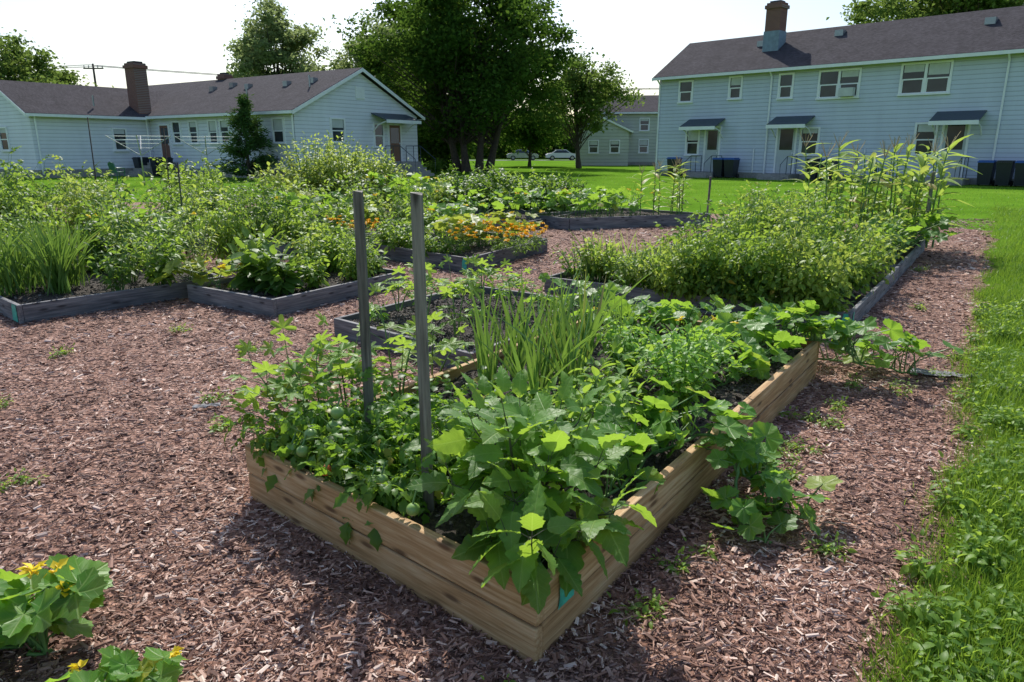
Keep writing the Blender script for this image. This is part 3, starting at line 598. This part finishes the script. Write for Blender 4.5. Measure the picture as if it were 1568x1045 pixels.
lb=[(-4.15,7.45,.6,.36,L_med,T_ovl,(.07,.13)),(-3.85,7.75,.7,.36,L_med,T_ovl,(.07,.12)),(-4.35,8.1,.8,.4,L_yel,T_nar,(.06,.12)),(-3.9,8.0,.6,.36,L_dk,T_ovl,(.07,.13)),(-5.5,8.3,.85,.45,L_med,T_toml,(.14,.22)),(-5.0,8.9,.9,.45,L_dk,T_toml,(.14,.22)),(-5.9,8.0,.6,.4,L_med,T_ovl,(.06,.12)),(-3.75,8.5,.8,.38,L_yel,T_nar,(.07,.14)),(-4.4,9.2,.95,.45,L_med,T_ovl,(.06,.12)),
 (-2.75,7.7,.5,.28,L_dk,T_eggl,(.12,.2)),(-2.45,7.45,.45,.26,L_med,T_eggl,(.1,.18)),(-2.15,7.75,.45,.28,L_med,T_ovl,(.06,.12)),(-1.8,8.2,.5,.3,L_med,T_toml,(.1,.18)),(-2.4,8.4,.7,.36,L_yel,T_ovl,(.06,.12)),(-2.95,8.3,.7,.34,L_med,T_ovl,(.08,.15)),(-1.75,8.6,.5,.3,L_dk,T_ovl,(.06,.12)),(-2.3,8.9,.75,.35,L_med,T_toml,(.14,.2)),
 (-3.3,11.3,.9,.5,L_med,T_toml,(.15,.25)),(-4.1,11.4,.95,.5,L_dk,T_toml,(.15,.25)),(-4.9,11.9,1.0,.5,L_yel,T_ovl,(.08,.15)),(-4.2,12.8,1.1,.55,L_med,T_toml,(.15,.25)),(-3,12.3,.8,.5,L_med,T_ovl,(.08,.15)),(-3.2,13.4,.9,.5,L_dk,T_ovl,(.08,.15)),
 (-6.2,11.3,1.05,.55,L_med,T_ovl,(.08,.15)),(-7.1,11.9,1.1,.6,L_yel,T_toml,(.15,.25)),(-8.0,12.3,1.2,.6,L_med,T_toml,(.15,.25)),(-7.2,13.2,1.2,.6,L_dk,T_ovl,(.08,.15)),(-5.9,12.6,1.0,.55,L_dk,T_toml,(.15,.25)),(-9,13,1.3,.8,L_med,T_toml,(.18,.28)),(-10.2,13.5,1.35,.9,L_dk,T_toml,(.18,.28)),(-7.6,9.6,1.0,.6,L_med,T_ovl,(.08,.15)),(-8.4,10.5,1.25,.7,L_dk,T_toml,(.16,.26)),(-7.0,8.9,.9,.5,L_yel,T_toml,(.16,.26)),(-6.7,10.0,1.0,.5,L_med,T_ovl,(.08,.15)),
 (-4.4,16.2,1.1,.6,L_med,T_ovl,(.1,.18)),(-3.4,16.4,1.15,.6,L_dk,T_ovl,(.1,.18)),(-2.3,16.5,1.1,.6,L_med,T_toml,(.16,.26)),(-5.6,17.2,1.2,.7,L_yel,T_ovl,(.1,.18)),(-7.6,17.5,1.2,.8,L_med,T_toml,(.18,.28)),(-6.4,15,1.0,.7,L_med,T_toml,(.18,.28)),(-11.5,15.5,1.3,1,L_med,T_ovl,(.12,.2)),(-9.4,16,1.2,.8,L_dk,T_ovl,(.12,.2)),(-1.6,12.6,.6,.45,L_med,T_ovl,(.08,.14)),(-1.9,11.9,.55,.4,L_dk,T_ovl,(.08,.14)),(-1.7,16.8,.9,.5,L_yel,T_ovl,(.1,.16)),
 (-5.7,10.6,.9,.5,L_yel,T_toml,(.16,.24)),(-4.9,10.8,.8,.5,L_med,T_ovl,(.08,.14)),(-6.3,9.1,.85,.45,L_med,T_ovl,(.08,.14)),(-3.9,9.9,.75,.45,L_med,T_toml,(.14,.22)),(-4.5,14.6,.95,.7,L_yel,T_ovl,(.1,.16)),(-5.6,14.0,1.0,.7,L_med,T_toml,(.16,.26)),(-3.0,14.6,.8,.6,L_med,T_ovl,(.1,.16)),(-8.4,14.6,1.2,.9,L_yel,T_toml,(.18,.28)),(-7.2,16,1.1,.9,L_med,T_ovl,(.1,.18)),(-10.5,11.8,1.3,.8,L_med,T_toml,(.16,.26)),(-9.3,9.9,1.25,.7,L_yel,T_toml,(.16,.26)),(-12.5,13.8,1.5,1.0,L_yel,T_toml,(.18,.28)),(-13.5,17,1.4,1.2,L_dk,T_ovl,(.12,.2)),(-2.3,10.1,.5,.35,L_med,T_ovl,(.06,.12)),(-2.7,14.0,.8,.5,L_yel,T_ovl,(.08,.14)),(-2.1,14.4,.7,.5,L_dk,T_toml,(.14,.22))]
for i,(x,y,h,s,m_,T,sz) in enumerate(lb):
    nm='tomato_plant' if T is T_toml else ('eggplant_plant' if T is T_eggl else ['pepper_plant','bean_plant','basil_plant'][i%3])
    k=1.2 if s<.4 else (1.4 if s<.7 else 2.1); hs_=random.uniform(.9,1.3); ls_=random.choice([1,1.2,1.5])
    mm=L_dk if (i*7)%5==0 else m_
    bush(nm,x,y,h*hs_,s,mm,T,(sz[0]*ls_,sz[1]*ls_),int(14*k),int(13 if T is not T_eggl else 8),tops=.5)
for (x,y,h) in [(-8.5,15.0,2.2),(-7.2,15.4,2.0),(-5.0,11.0,1.4)]:
    a=Acc(); tube(a,[(x,y,0),(x+.03,y,h)],[.014,.011],6,0,True); a.build('bean_pole',[M_bark])
for (x,y,h,s,m_) in [(-5.3,19.6,1.95,1.1,L_yel),(-4.3,19.2,1.8,1.0,L_yel),(-4.8,20.3,1.95,1.1,L_yel),(-3.6,19.8,1.6,.8,L_yel),(-1.2,17.6,1.15,.9,L_dk),(.3,17.9,1.15,.9,L_med),(-.4,18.4,1.2,.9,L_dk),(1.1,17.6,1.05,.7,L_dk)]:
    a=Acc(); stemplant(a,(x,y,0),h,s,120,26,T_ovl,(.1,.2),sr=.01,petl=.012,tops=.5,t0=.05,bspr=.5); a.build('garden_shrub',[m_,M_stem])
# ---------------------------------------------------------------- buildings
def gable_roof(a,x0,x1,y0,y1,ze,zr,oh=.35,rk=.3,axis='x',mi=0,mt=1):
    def P(u,v,z): return (u,v,z) if axis=='x' else (v,u,z)
    if axis=='x': u0,u1,v0,v1=x0-rk,x1+rk,y0,y1
    else: u0,u1,v0,v1=y0-rk,y1,x0,x1
    vm=(v0+v1)/2; sl=(zr-ze)/(vm-v0); t=.14
    for s in (0,1):
        e=v0-oh if s==0 else v1+oh; zz=ze-sl*oh
        V=[P(u0,e,zz),P(u1,e,zz),P(u1,vm,zr),P(u0,vm,zr),P(u0,e,zz+t),P(u1,e,zz+t),P(u1,vm,zr+t),P(u0,vm,zr+t)]
        a.add(V,[BF],mi)
        g0=e-.1 if s==0 else e+.003; g1=e-.003 if s==0 else e+.1
        p,q=P(u0,g0,0),P(u1,g1,0)
        box(a,min(p[0],q[0]),max(p[0],q[0]),min(p[1],q[1]),max(p[1],q[1]),zz-.04,zz+.11,mt)
        for uu in (u0-.035,u1+.003):
            V=[P(uu,e,zz-.08),P(uu+.03,e,zz-.08),P(uu+.03,vm,zr-.08),P(uu,vm,zr-.08),P(uu,e,zz+t*.8),P(uu+.03,e,zz+t*.8),P(uu+.03,vm,zr+t*.8),P(uu,vm,zr+t*.8)]
            a.add(V,[BF],mt)
def window(a,u,z0,z1,w,face,dbl=False,ac=False,blind=.4):
    ax,c,s=face
    def bx_(u0,u1,d0,d1,za,zb,mi):
        lo,hi=sorted((c+s*d0,c+s*d1))
        if ax=='y': box(a,u0,u1,lo,hi,za,zb,mi)
        else: box(a,lo,hi,u0,u1,za,zb,mi)
    t=.1
    segs=[(u-w/2,u+w/2)] if not dbl else [(u-w/2,u-.06),(u+.06,u+w/2)]
    bx_(u-w/2-t,u+w/2+t,.0,.07,z1,z1+t,0); bx_(u-w/2-t-.03,u+w/2+t+.03,.0,.11,z0-t*.8,z0,0)
    bx_(u-w/2-t,u-w/2,.0,.068,z0,z1,0); bx_(u+w/2,u+w/2+t,.0,.068,z0,z1,0)
    if dbl: bx_(u-.06,u+.06,.0,.066,z0,z1,0)
    zm=(z0+z1)/2
    for (p,q) in segs:
        bx_(p,q,.0,.012,z0,z1,1); bx_(p,q,.013,.045,zm-.03,zm+.03,0)
        bx_(p,p+.05,.013,.04,z0,zm-.03,0); bx_(q-.05,q,.013,.04,z0,zm-.03,0); bx_(p+.05,q-.05,.013,.04,z0,z0+.05,0)
        if random.random()<.8: bx_(p+.04,q-.04,.013,.018,z1-(z1-z0)*blind*random.uniform(.4,1.3),z1-.01,2)
    if ac: bx_(segs[-1][0]+.1,segs[-1][1]-.1,.05,.4,z0+.02,z0+.42,2)
def door(a,u,z0,z1,w,face,mi=3,glassz=.5):
    ax,c,s=face
    def bx_(u0,u1,d0,d1,za,zb,m_):
        lo,hi=sorted((c+s*d0,c+s*d1))
        if ax=='y': box(a,u0,u1,lo,hi,za,zb,m_)
        else: box(a,lo,hi,u0,u1,za,zb,m_)
    t=.1
    bx_(u-w/2-t,u-w/2,.0,.07,z0,z1,0); bx_(u+w/2,u+w/2+t,.0,.07,z0,z1,0); bx_(u-w/2-t,u+w/2+t,.0,.072,z1,z1+t,0)
    bx_(u-w/2,u+w/2,.0,.03,z0,z1,mi); bx_(u-w/2+.12,u+w/2-.12,.031,.036,z0+(z1-z0)*glassz,z1-.15,1)
    bx_(u+w/2-.1,u+w/2-.06,.031,.08,z0+1,z0+1.1,0)
    bx_(u-w/2-.4,u+w/2+.4,.0,1.3,0,z0-.02,4)
    k=max(1,int(z0/.2))
    for i in range(k): bx_(u-w/2-.2,u+w/2+.2,1.3+i*.3,1.6+i*.3,0,(z0-.02)*(k-i)/(k+1),4)
def awning(a,u,z,w,face,mi=0,proj=1.1,drop=.45):
    ax,c,s=face
    def P(uu,d,zz): return (uu,c+s*d,zz) if ax=='y' else (c+s*d,uu,zz)
    V=[P(u-w/2,.0,z),P(u+w/2,.0,z),P(u+w/2,proj,z-drop),P(u-w/2,proj,z-drop),P(u-w/2,.0,z+.06),P(u+w/2,.0,z+.06),P(u+w/2,proj,z-drop+.06),P(u-w/2,proj,z-drop+.06)]
    a.add(V,[BF],mi)
    for uu in (u-w/2+.06,u+w/2-.06): tube(a,[P(uu,.02,z-1.0),P(uu,.5,z-.62),P(uu,proj-.05,z-drop-.02)],.035,5,1)
    p,q=P(u-w/2,proj,0),P(u+w/2,proj+.03,0); box(a,min(p[0],q[0]),max(p[0],q[0]),min(p[1],q[1]),max(p[1],q[1]),z-drop-.12,z-drop+.06,1)
def walls(a,x0,x1,y0,y1,ze,zr,axis='x',mi=0):
    if axis=='x':
        ym=(y0+y1)/2
        a.add([(x0,y0,0),(x1,y0,0),(x1,y0,ze),(x0,y0,ze)],[[[0,1,2,3]]],mi); a.add([(x0,y1,0),(x1,y1,0),(x1,y1,ze),(x0,y1,ze)],[[[3,2,1,0]]],mi)
        a.add([(x1,y0,0),(x1,y1,0),(x1,y1,ze),(x1,ym,zr),(x1,y0,ze)],[[[0,1,2,3,4]]],mi); a.add([(x0,y0,0),(x0,y1,0),(x0,y1,ze),(x0,ym,zr),(x0,y0,ze)],[[[4,3,2,1,0]]],mi)
    else:
        xm=(x0+x1)/2
        a.add([(x0,y0,0),(x0,y1,0),(x0,y1,ze),(x0,y0,ze)],[[[3,2,1,0]]],mi); a.add([(x1,y0,0),(x1,y1,0),(x1,y1,ze),(x1,y0,ze)],[[[0,1,2,3]]],mi)
        a.add([(x0,y0,0),(x1,y0,0),(x1,y0,ze),(xm,y0,zr),(x0,y0,ze)],[[[0,1,2,3,4]]],mi)
def house_parts(e,W,Rf,Wi,Aw,sid):
    W.build('walls',[sid,M_conc],False,e); Rf.build('roof',[M_roof,M_trim,M_metal],False,e)
    Wi.build('windows_and_doors',[M_trim,M_glass,M_curt,M_door,M_conc,M_doorB],False,e)
    if Aw: Aw.build('awnings_and_downpipes',[M_awn,M_trim],False,e)
def chimney(e,x,y,z0,z1,w,d,flash=0):
    a=Acc(); box(a,x-w/2,x+w/2,y-d/2,y+d/2,z0+flash,z1,0); box(a,x-w/2-.07,x+w/2+.07,y-d/2-.07,y+d/2+.07,z1-.3,z1-.12,0); box(a,x-w/2+.12,x+w/2-.12,y-d/2+.12,y+d/2-.12,z1,z1+.1,2)
    if flash: box(a,x-w/2-.03,x+w/2+.03,y-d/2-.03,y+d/2+.03,z0,z0+flash,1)
    a.build('chimney',[M_brick,M_flash,M_dark],False,e)
e=empty('apartment_house',(8.9,45.8,0),math.atan2(-.70,.71))
W=Acc();Rf=Acc();Wi=Acc();Aw=Acc()
LR=27; walls(W,0,LR,0,7,5.72,7.75); box(W,-.02,LR+.02,-.02,7.02,-.2,.3,1)
gable_roof(Rf,0,LR,0,7,5.80,7.85,.4,.25)
for (x,y) in [(5.2,2.3),(9.4,2.6),(16.4,2.2),(21,2.2)]:
    zz=5.8+(y)*.586+.14; box(Rf,x-.22,x+.22,y-.2,y+.25,zz-.1,zz+.2,2)
F=('y',0,-1)
window(Wi,1.85,4.25,5.35,.78,F); window(Wi,5.0,4.3,5.4,.65,F); window(Wi,7.9,4.2,5.35,.65,F)
window(Wi,10.65,4.1,5.35,1.9,F,True,True); window(Wi,14.6,4.1,5.4,2.0,F,True); window(Wi,20,4.15,5.4,2.0,F,True)
window(Wi,2.5,1.25,2.6,.75,F); door(Wi,3.8,.3,2.75,.85,F); awning(Aw,3.35,3.2,2.3,F)
door(Wi,8.2,.3,2.75,.95,F); window(Wi,9.45,1.3,2.6,.85,F,ac=False); awning(Aw,8.55,3.2,2.1,F)
window(Wi,14.95,1.3,2.7,.8,F); door(Wi,16.2,.3,2.8,.95,F); awning(Aw,16.3,3.2,2.0,F); door(Wi,21.5,.3,2.8,.95,F)
for x in (.08,7.1,17.85): tube(Aw,[(x,-.42,5.6),(x,-.08,5.3),(x,-.08,.5),(x,-.08,.1)],.05,6,1)
for x in (6.4,12.3): tube(Aw,[(x,-.05,.3),(x,-.05,1.6)],.04,6,1)
for x in (3.2,4.5,8.9,16.9):
    for d in (.1,.7,1.25): tube(Aw,[(x,-d,.2),(x,-d,1.2)],.02,5,0)
    tube(Aw,[(x,-.1,1.2),(x,-1.25,1.2),(x,-2,.8),(x,-2,0)],.02,5,0)
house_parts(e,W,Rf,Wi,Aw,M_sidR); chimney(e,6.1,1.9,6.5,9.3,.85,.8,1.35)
e=empty('cottage_house',(-11.3,39,0),math.atan2(-.557,.83))
W=Acc();Rf=Acc();Wi=Acc();Aw=Acc()
walls(W,-21,0,0,9.6,3.5,5.75); walls(W,-20.2,-13.4,-6.8,-.01,3.45,5.1,'y'); box(W,-21.02,.02,-.02,9.62,-.2,.45,1); box(W,-20.22,-13.38,-6.82,-.03,-.2,.45,1)
gable_roof(Rf,-21,0,0,9.6,3.55,5.85,.35,.3); gable_roof(Rf,-20.2,-13.4,-6.8,3.9,3.5,5.2,.35,.3,'y')
for (x,y) in [(-4,3),(-7.5,3),(-2,3.2),(-9.5,3.4),(-11,3)]:
    zz=3.55+y*.479+.14; box(Rf,x-.18,x+.18,y-.15,y+.2,zz-.1,zz+.22,2)
tube(Rf,[(-5.3,1.2,4.1),(-5.3,1.2,4.9)],.05,6,2,True); tube(Rf,[(-13.9,-3,4.0),(-13.9,-3,4.6)],.05,6,2,True); tube(Rf,[(-1.5,2.5,4.6),(-1.5,2.5,5.5)],.05,6,2,True)
F=('y',0,-1)
window(Wi,-1.3,1.9,3.1,.8,F); window(Wi,-5.9,1.9,3.1,.7,F); window(Wi,-7.0,1.9,3.1,.7,F); window(Wi,-8.9,1.9,3.1,.7,F); door(Wi,-11.9,.8,2.95,.9,F,5); window(Wi,-10.6,1.9,3.1,.7,F); window(Wi,-3.3,1.9,3.1,.8,F)
F=('x',0,1); window(Wi,2.95,1.95,3.15,.9,F); window(Wi,6.15,1.7,2.95,.7,F); door(Wi,7.5,.85,2.95,.95,F,5); awning(Aw,7.1,3.55,3.0,F,0,1.2,.4)
for k in range(6): box(Aw,.0,.05,4.5,5.1,4.35+k*.1,4.4+k*.1,1)
box(Aw,.0,.03,4.45,5.15,4.3,4.98,1)
for y in (6.6,8.4):
    for d in (.1,.7,1.25): tube(Aw,[(d,y,.8),(d,y,1.75)],.022,5,0)
    tube(Aw,[(.1,y,1.75),(1.25,y,1.75),(2.4,y,1.0),(2.4,y,0)],.022,5,0)
F=('x',-13.4,1); window(Wi,-2.0,1.5,2.7,.7,F)
F=('y',-6.8,-1); window(Wi,-16.8,1.5,2.7,.9,F)
for (x,y) in [(-13.3,-6.6),(-13.3,-.3),(-.1,-.1)]: tube(Aw,[(x+.05,y,3.3),(x+.05,y,.2)],.05,6,1)
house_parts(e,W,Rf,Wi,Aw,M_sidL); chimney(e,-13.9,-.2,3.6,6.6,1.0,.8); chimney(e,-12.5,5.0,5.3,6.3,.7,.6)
e=empty('distant_house',(8.0,74,0),math.radians(-8))
W=Acc();Rf=Acc();Wi=Acc(); walls(W,0,12,0,8,5.0,6.6); box(W,-.02,12.02,-.02,8.02,-.2,.3,1); gable_roof(Rf,0,12,0,8,5.05,6.7)
walls(W,-1.5,3.5,-3,-.03,3.2,4.3,'y'); gable_roof(Rf,-1.5,3.5,-3,0,3.25,4.4,.3,.25,'y')
for u in (5,7.5,10): window(Wi,u,3.3,4.4,.8,('y',0,-1)); window(Wi,u,1.2,2.4,.8,('y',0,-1))
window(Wi,.2,1.2,2.3,.8,('y',-3,-1)); window(Wi,2.2,1.2,2.3,.8,('y',-3,-1))
house_parts(e,W,Rf,Wi,None,M_sidF); chimney(e,8,4,6.2,7.9,.7,.6)
# ---------------------------------------------------------------- yard objects
def bin_(x,y,r,lid):
    a=Acc(); V=[];
    for z,w,d in ((.06,.24,.26),(1.0,.3,.35)): V+= [(-w,-d,z),(w,-d,z),(w,d,z),(-w,d,z)]
    a.add(V,[BF],0); box(a,-.32,.32,-.38,.36,1.003,1.06,1); box(a,-.28,.28,-.34,.3,1.063,1.1,1); tube(a,[(-.25,.42,1.0),(.25,.42,1.0)],.02,6,0,True)
    for s in (-1,1): tube(a,[(s*.24,.27,.12),(s*.31,.27,.12)],.12,12,2,True)
    o=a.build('wheelie_bin',[M_dark,lid,M_rubber],False); o.location=(x,y,0); o.rotation_euler=(0,0,r)
def hw(ox,oy,d,x,y): return (ox+d[0]*x-d[1]*y, oy+d[1]*x+d[0]*y)
for x in (4.9,5.6,10.2,11.0,17.9,18.6,19.3,1.9):
    p=hw(8.9,45.8,(.71,-.70),x,-.9); bin_(p[0],p[1],-.78,M_blue if int(x*10)%3 else M_dark)
for x,y in ((-11.0,-1.2),(-10.3,-1.2),(-12.3,-1.5)):
    p=hw(-11.3,39,(.83,-.557),x,y); bin_(p[0],p[1],-.6,M_dark)
def dryer(x,y):
    a=Acc(); tube(a,[(0,0,0),(0,0,2.1)],.03,8,0,True)
    for k in range(4):
        an=k*math.pi/2+.4; tube(a,[(0,0,1.3),(1.3*math.cos(an),1.3*math.sin(an),2.15)],.018,5,0)
    for rr in (.5,.8,1.05,1.28):
        pts=[(rr*math.cos(.4+k*math.pi/2),rr*math.sin(.4+k*math.pi/2),1.3+.65*rr) for k in range(5)]
        for k in range(4): tube(a,[pts[k],pts[k+1]],.005,4,1)
    o=a.build('rotary_clothes_dryer',[M_metal,M_trim]); o.location=(x,y,0)
dryer(-16.5,33); dryer(-14.4,35)
def chair(x,y,r):
    a=Acc()
    for sx in (-.24,.24):
        for sy in (-.22,.22): tube(a,[(sx,sy,0),(sx*.9,sy*.9,.42)],.025,6,0)
        tube(a,[(sx,-.22,.42),(sx*1.05,-.22,.62),(sx*1.05,.2,.64)],.028,6,0)
    box(a,-.25,.25,-.24,.24,.41,.45,0)
    for k in range(5): xx=-.2+k*.1; tube(a,[(xx,.22,.44),(xx*1.05,.33,.9)],.03,5,0)
    tube(a,[(-.25,.22,.44),(-.25,.32,.85),(0,.36,.95),(.25,.32,.85),(.25,.22,.44)],.03,6,0)
    o=a.build('garden_chair',[M_grnp]); o.location=(x,y,0); o.rotation_euler=(0,0,r)
chair(-20.3,38.0,2.6)
p=hw(8.9,45.8,(.71,-.70),13.5,-1.2); chair(p[0],p[1],2.3)
def pole(x,y,h):
    a=Acc(); tube(a,[(0,0,0),(0,0,h)],[.16,.1],8,0,True); tube(a,[(-1.1,0,h-.5),(1.1,0,h-.5)],.07,4,0,True)
    for s in (-1,-.5,.5,1): tube(a,[(s,0,h-.45),(s,0,h-.2)],.05,6,1,True)
    o=a.build('utility_pole',[M_bark,M_metal]); o.location=(x,y,0)
pole(-46,84,10.6); pole(40,96,9.5)
a=Acc()
for s in (-1,-.5,.5,1):
    for (p,q) in (((-46,84,10.4),(40,96,9.3)),((-46,84,10.4),(-130,76,9.6))):
        t=np.linspace(0,1,14); pts=np.stack([p[0]+(q[0]-p[0])*t,p[1]+(q[1]-p[1])*t+s,p[2]+(q[2]-p[2])*t-4*1.2*t*(1-t)],-1); tube(a,pts,.02,3,0)
a.build('power_lines',[M_dark])
a=Acc(); a.add([(-200,98,.004),(200,106,.004),(200,113,.004),(-200,105,.004)],[[[0,1,2,3]]]); a.build('road',[M_road])
def car(x,y,r,paint):
    a=Acc(); prof=[(-2.2,.35),(-2.25,.75),(-2.0,.92),(-1.45,1.0),(-.85,1.42),(.55,1.45),(1.2,1.0),(2.05,.86),(2.2,.6),(2.15,.35)]
    ys=[-.88,-.8,.8,.88]; n=len(prof); V=[]
    for k,yy in enumerate(ys):
        for (px,pz) in prof:
            ins=.16*max(0,(pz-1)/.45); V.append((px*(1 if k in(1,2) else .985),yy*(1-ins/.88*1.0),pz))
    F=[[k*n+i,k*n+(i+1)%n,(k+1)*n+(i+1)%n,(k+1)*n+i] for k in range(3) for i in range(n)]
    a.add(V,[F],0); a.add(V[:n],[[list(range(n))[::-1]]],0); a.add(V[-n:],[[list(range(n))]],0)
    for s in (-1,1):
        yy=s*.89
        a.add([(-1.3,yy,1.02),(1.0,yy,1.02),(.5,s*.78,1.38),(-.8,s*.78,1.38)],[[[0,1,2,3]]],1)
        for wx in (-1.4,1.4): tube(a,[(wx,s*.7,.33),(wx,s*.92,.33)],.33,16,2,True); tube(a,[(wx,s*.9,.33),(wx,s*.93,.33)],.2,12,3,True)
    a.add([(1.16,-.7,1.04),(1.16,.7,1.04),(.62,.62,1.41),(.62,-.62,1.41)],[[[0,1,2,3]]],1); a.add([(-1.47,-.7,1.03),(-1.47,.7,1.03),(-.92,.62,1.4),(-.92,-.62,1.4)],[[[3,2,1,0]]],1)
    o=a.build('parked_car',[paint,M_glass,M_rubber,M_metal],False); o.location=(x,y,0); o.rotation_euler=(0,0,r)
car(7.0,104.5,.05,M_carw); car(1.5,104.5,.05,M_cars)
# ---------------------------------------------------------------- trees
def tree(name,x,y,h,r,zb,tr,ncl,nlf,ls,mat,crad=1.1,trunks=1,pw=.42,taper=.25):
    a=Acc(); c0=np.array([x,y,0.]); zc=(zb+h)/2; hz=(h-zb)/2
    C=[]
    ph=rng.uniform(0,6.28,6)
    while len(C)<ncl:
        d=nrm(rng.normal(0,1,3)); q=rng.random()**pw
        az=math.atan2(d[1],d[0]); lump=1+.16*math.sin(3*az+ph[0]+2*d[2])+.12*math.sin(5*az+ph[1]-3*d[2])+.1*math.sin(7*d[2]+ph[2])
        p=d*q*lump*[r,r,hz]; p[:2]*= (1-taper*max(0,p[2]/hz))
        C.append(p+[x,y,zc])
    C=np.array(C)
    for k in range(trunks):
        tb=c0+[(k-(trunks-1)/2)*.7+U(-.2,.2)*(trunks>1),U(-.5,.5)*(trunks>1),0]; tp=c0+[(k-(trunks-1)/2)*2.2+U(-.3,.3),U(-.6,.6),zb+(h-zb)*.6]
        md=(tb+tp)/2+[U(-.3,.3),U(-.3,.3),0]
        tube(a,bez(tb,md,tp,np.linspace(0,1,8)),np.linspace(tr,tr*.3,8)*np.array([1.35,1,1,1,1,1,1,1]),9,1)
        for ci in C[k::trunks][::2]:
            t=np.clip((ci[2]-zb*.6)/(h)*.7+U(-.1,.1),.2,.85); s=bez(tb,md,tp,np.array([t]))[0]
            m_=(s+ci)/2+[0,0,-.1*r*U(0,1)+.25]
            tube(a,bez(s,m_,ci,np.linspace(0,1,5)),np.linspace(tr*.25,.02,5),5,1)
    sh=np.array([1,1,.62])
    P=(C[:,None,:]+rng.normal(0,1,(ncl,nlf,3))*crad*.48*sh*rng.uniform(.6,1.25,(ncl,1,1))).reshape(-1,3)
    n_=len(P); D=rng.normal(0,1,(n_,3))*[1,1,.5]+[0,0,-.25]
    scatter(a,T_tl,P,D,U(ls*.6,ls*1.25,n_),0,rs=.8)
    a.build(name,[mat,M_bark])
tree('shade_tree',-2.8,52,13.4,7.2,2.4,.27,270,190,.3,L_treeD,1.25,trunks=4,pw=.36)
tree('shade_tree',5.6,62,9.4,4.2,2.2,.2,80,150,.28,L_treeM,.95)
tree('shade_tree',-22.0,72,14.6,4.6,4,.35,115,160,.36,L_treeL,1.15,taper=.5)
tree('shade_tree',-13.5,78,15.0,4.6,4,.3,105,160,.36,L_treeL,1.15,taper=.4)
tree('shade_tree',-9.5,74,14.5,4.0,4,.3,90,160,.36,L_treeM,1.1,taper=.4)
tree('shade_tree',-45,68,10.8,6.6,3,.4,120,150,.38,L_treeM,1.4)
tree('shade_tree',-40.5,51,15.5,6.4,9.6,.45,90,130,.3,L_treeD,1.1)
tree('shade_tree',37,60,17.6,9.5,7,.5,220,160,.38,L_treeM,1.5)
tree('shade_tree',51,62,17,9.0,6,.5,140,150,.42,L_treeM,1.5)
tree('shade_tree',-31.5,88,9.8,3.6,3,.3,50,130,.42,L_treeM,1.3)
tree('shade_tree',-5.6,58,6.5,3.0,.4,.2,70,150,.3,L_treeD,1.0)
tree('shade_tree',-8.6,60,7,2.8,.4,.2,70,150,.3,L_treeD,1.0)
tree('shade_tree',1.6,68,5.5,3.2,1.4,.15,60,140,.3,L_treeD,1.0)
a=Acc(); nC=460; X=U(-75,75,nC); X[:150]=U(-14,12,150); Y=U(118,132,nC); Z=U(.5,6.6,nC)*(1+.25*np.sin(X*.4)); P=(np.stack([X,Y,Z],-1)[:,None,:]+rng.normal(0,1,(nC,80,3))*[1.7,1.2,1.0]).reshape(-1,3)
P[:,2]=np.abs(P[:,2]); scatter(a,T_tl,P,rng.normal(0,1,P.shape),U(.4,.8,len(P)),0,rs=.8); a.build('distant_trees',[L_treeD])
a=Acc(); cx,cy=-13.9,39.0; tube(a,[(cx,cy,0),(cx,cy,3.9)],[.1,.02],7,1); PP=[];DD=[]
for k in range(110):
    t=rng.random()**1.3; z=.25+3.6*t; rr=1.5*(1-t)**.7*U(.5,1.3)+.05; an=U(0,6.28); e_=np.array([cx+rr*math.cos(an),cy+rr*math.sin(an),z+.3]); s_=np.array([cx,cy,z-.1])
    tube(a,[s_,e_],[.025,.008],4,1); m_=60; tt=U(.3,1.05,m_)[:,None]; PP.append(s_+(e_-s_)*tt+rng.normal(0,.1,(m_,3))); DD.append(np.repeat([e_-s_],m_,0)*.8+rng.normal(0,.5,(m_,3)))
scatter(a,T_nar,np.concatenate(PP),np.concatenate(DD),.22,0,rs=1); a.build('evergreen_shrub',[L_con,M_bark])
for (x,y) in [(-8.0,45.5),(-5.0,48.3)]: bush('foundation_shrub',x,y,1.0,.8,L_dk,T_ovl,(.12,.2),40,18,z=0)
# ---------------------------------------------------------------- light, sky, camera
el=math.radians(46); az=math.radians(-8)
sd=Vector((math.sin(az)*math.cos(el),math.cos(az)*math.cos(el),math.sin(el)))
w=bpy.data.worlds.new('World'); scene.world=w; w.use_nodes=True; nt=w.node_tree; bg=nt.nodes['Background']
sk=nt.nodes.new('ShaderNodeTexSky'); sk.sky_type='NISHITA'; sk.sun_disc=False; sk.sun_elevation=el; sk.sun_rotation=az; sk.dust_density=1.8; sk.air_density=1.2; sk.ozone_density=2.0
tn=nt.nodes.new('ShaderNodeMix'); tn.data_type='RGBA'; tn.blend_type='MULTIPLY'; tn.inputs[0].default_value=1; tn.inputs[7].default_value=(.97,1.0,1.09,1)
nt.links.new(sk.outputs[0],tn.inputs[6]); nt.links.new(tn.outputs[2],bg.inputs[0]); bg.inputs[1].default_value=.15
ld=bpy.data.lights.new('sun','SUN'); ld.energy=5; ld.angle=math.radians(.5); ld.color=(1,.955,.88)
lo=bpy.data.objects.new('sun',ld); COL.objects.link(lo); lo.rotation_euler=(-sd).to_track_quat('-Z','Y').to_euler()
cd=bpy.data.cameras.new('camera'); cam=bpy.data.objects.new('camera',cd); COL.objects.link(cam); scene.camera=cam
cd.sensor_width=36; cd.lens=1100/1568*36; cd.clip_end=3000; cam.location=(0,0,1.6); cam.rotation_euler=(math.radians(75),0,0)
scene.view_settings.view_transform='Standard'; scene.view_settings.look='None'; scene.view_settings.exposure=0
